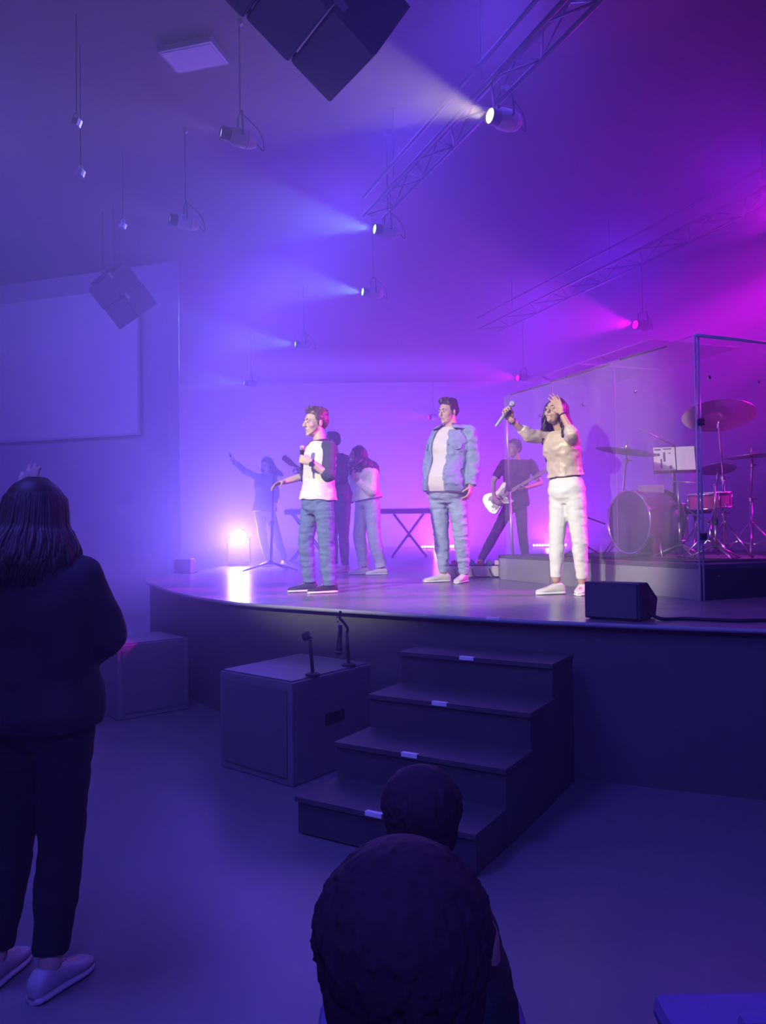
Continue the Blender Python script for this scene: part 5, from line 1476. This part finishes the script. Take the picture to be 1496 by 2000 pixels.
# drum throne
th = V((3.25, 8.0, RT))
tr = thing('drum_throne', 'low black drum stool behind the snare drum', 'stool', th)
MB().lathe([(0.0, 0.42), (0.15, 0.42), (0.17, 0.44), (0.17, 0.49), (0.14, 0.51), (0.0, 0.515)], th, (0, 0, 1), 24).build('seat', M_BLACK, tr, smooth=40)
MB().tube([th + V((0, 0, 0.1)), th + V((0, 0, 0.43))], 0.016, 8).build('post', M_CHROME, tr, smooth=True)
for k in range(3):
    e_ = V((math.cos(2.1 * k), math.sin(2.1 * k), 0))
    MB().tube([th + V((0, 0, 0.26)), th + e_ * 0.25 + V((0, 0, 0.012))], 0.011, 6).build('leg', M_CHROME, tr, smooth=True)

# music stand with sheets
ms = V((2.86, 7.52, RT))
mst = thing('music_stand', 'music stand holding printed white sheets inside the shield', 'music stand', ms)
dk = V((-0.25, -0.95, 0.35)).normalized(); dx_ = V((0.96, -0.25, 0)).normalized(); dy_ = dk.cross(dx_)
if dy_.z < 0:
    dy_ = -dy_
sc_ = V((2.86, 7.50, 2.15))
MB().box(sc_ - dk * 0.012, (0.40, 0.27, 0.008), (dx_, dy_, dk)).build('desk', M_BLACK, mst)
MB().box(sc_ - dy_ * 0.135 + dk * 0.02, (0.40, 0.012, 0.05), (dx_, dy_, dk)).build('ledge', M_BLACK, mst)
MB().tube([ms + V((0, 0, 0.05)), V((ms.x, ms.y, 2.02)), sc_ - dk * 0.02], 0.011, 8).build('pole', M_BLACKMETAL, mst, smooth=True)
for k in range(3):
    e_ = V((math.cos(2.1 * k + 1), math.sin(2.1 * k + 1), 0))
    MB().tube([ms + V((0, 0, 0.14)), ms + e_ * 0.22 + V((0, 0, 0.01))], 0.009, 6).build('leg', M_BLACKMETAL, mst, smooth=True)
for k, (ox, w_) in enumerate(((-0.095, 0.20), (0.10, 0.17))):
    sh_ = MB().box(sc_ + dx_ * ox + dk * (0.002 + 0.002 * k) + dy_ * 0.012, (w_, 0.25, 0.002), (dx_, dy_, dk)).build('sheet', mat('paper', (0.85, 0.84, 0.86), rough=0.7, namt=0.03), mst)
    if k == 0:
        for (x, y, w2, h2) in ((-0.06, 0.10, 0.06, 0.018), (0.03, 0.105, 0.08, 0.012), (-0.065, 0.045, 0.05, 0.03), (0.0, 0.02, 0.02, 0.10), (0.05, 0.06, 0.02, 0.012), (-0.03, -0.05, 0.016, 0.10), (0.055, -0.09, 0.025, 0.035)):
            MB().box(sc_ + dx_ * (ox + x) + dy_ * (y + 0.012) + dk * 0.0045, (w2, h2, 0.001), (dx_, dy_, dk)).build('print_mark', mat('ink', (0.10, 0.09, 0.2), rough=0.7), sh_)
# small pale mixer on a stand, and boom microphones over the kit
mx_ = V((2.62, 7.95, RT))
mxs = thing('small_mixer', 'small pale monitor mixer on a stand behind the bass drum', 'mixer', mx_)
MB().box((2.66, 7.62, 1.85), (0.24, 0.12, 0.09), (dx_, dk, dy_)).build('case', mat('mixer pale', (0.7, 0.7, 0.72), rough=0.5), mxs, bevel=0.006)
for k in range(5):
    MB().lathe([(0.012, 0), (0.011, 0.012), (0, 0.013)], V((2.66, 7.62, 1.85)) + dx_ * (-0.09 + 0.045 * k) + dy_ * 0.045, dy_, 10).build('knob', M_BLACK, mxs)
MB().tube([(2.66, 7.62, RT + 0.02), (2.66, 7.62, 1.80)], 0.011, 8).build('pole', M_BLACKMETAL, mxs, smooth=True)
MB().lathe([(0.13, 0.0), (0.13, 0.016), (0.02, 0.03)], (2.66, 7.62, RT), (0, 0, 1), 20).build('base', M_BLACKMETAL, mxs, smooth=35)
mic_stand('short boom microphone stand in front of the bass drum', (1.98, 7.62, RT), (1.97, 7.62, 1.62), boom=(2.14, 7.40, 1.53), legs=((-1, 0.2), (0.7, -0.5), (0.5, 1)), leg_len=0.2)
mic_stand('thin microphone stand between the bass drum and the snare', (2.80, 7.25, RT), (2.79, 7.25, 1.92), boom=(2.92, 7.12, 1.90), m=M_RIM, leg_len=0.24)
mic_stand('thin microphone stand just right of the shield corner post', (2.92, 6.75, RT), (2.92, 6.75, 1.86), boom=(2.98, 6.88, 1.85), m=M_RIM, leg_len=0.24)
mic_stand('tall overhead boom stand behind the drum kit', (3.2, 8.45, RT), (3.2, 8.45, 2.4), boom=(2.75, 8.2, 2.55), m=M_RIM, leg_len=0.28)

for lab, pts in (('black cable looping over the riser in front of the bass drum', [(2.0, 7.5, 0), (2.25, 7.05, 0), (2.6, 6.7, 0), (2.9, 6.6, 0), (3.2, 6.9, 0)]),
                 ('black cable crossing the riser under the snare drum', [(2.75, 7.2, 0), (2.7, 6.5, 0), (3.0, 6.35, 0), (3.5, 6.5, 0), (3.8, 6.9, 0)]),
                 ('black cable along the front edge of the drum riser', [(1.75, 7.9, 0), (2.05, 7.0, 0), (2.4, 6.3, 0), (2.6, 6.1, 0), (3.3, 6.3, 0)])):
    tag(MB().tube(spline([V(p) + V((0, 0, RT + 0.0065)) for p in pts], 6), 0.008, 6).build('stage_cable', M_BLACK, None, (pts[0][0], pts[0][1], RT), smooth=True), lab, 'cable')

# ---------------------------------------------------------------- stage haze filling the hall
def haze(name, label, c, size, dens):
    m_ = bpy.data.materials.new(name + ' volume')
    m_.use_nodes = True
    nt = m_.node_tree
    nt.nodes.remove(nt.nodes['Principled BSDF'])
    vsn = nt.nodes.new('ShaderNodeVolumeScatter')
    vsn.inputs['Color'].default_value = (0.82, 0.80, 1.0, 1)
    vsn.inputs['Density'].default_value = dens
    vsn.inputs['Anisotropy'].default_value = HAZE_G
    nt.links.new(vsn.outputs[0], nt.nodes['Material Output'].inputs['Volume'])
    hz = MB().box(c, size).build(name, m_, None, c)
    return tag(hz, label, 'haze', kind='stuff')
haze('hall_haze', 'thin violet haze hanging through the whole hall', (-1.5, 10.5, CEIL / 2), (22.0, 31.8, CEIL - 0.004), HAZE_HALL)
haze('stage_haze', 'denser violet fog drifting over the stage', (-1.5, 15.6, CEIL / 2), (21.9, 21.4, CEIL - 0.008), HAZE_STAGE)
bpy.data.scenes.remove(WORK)
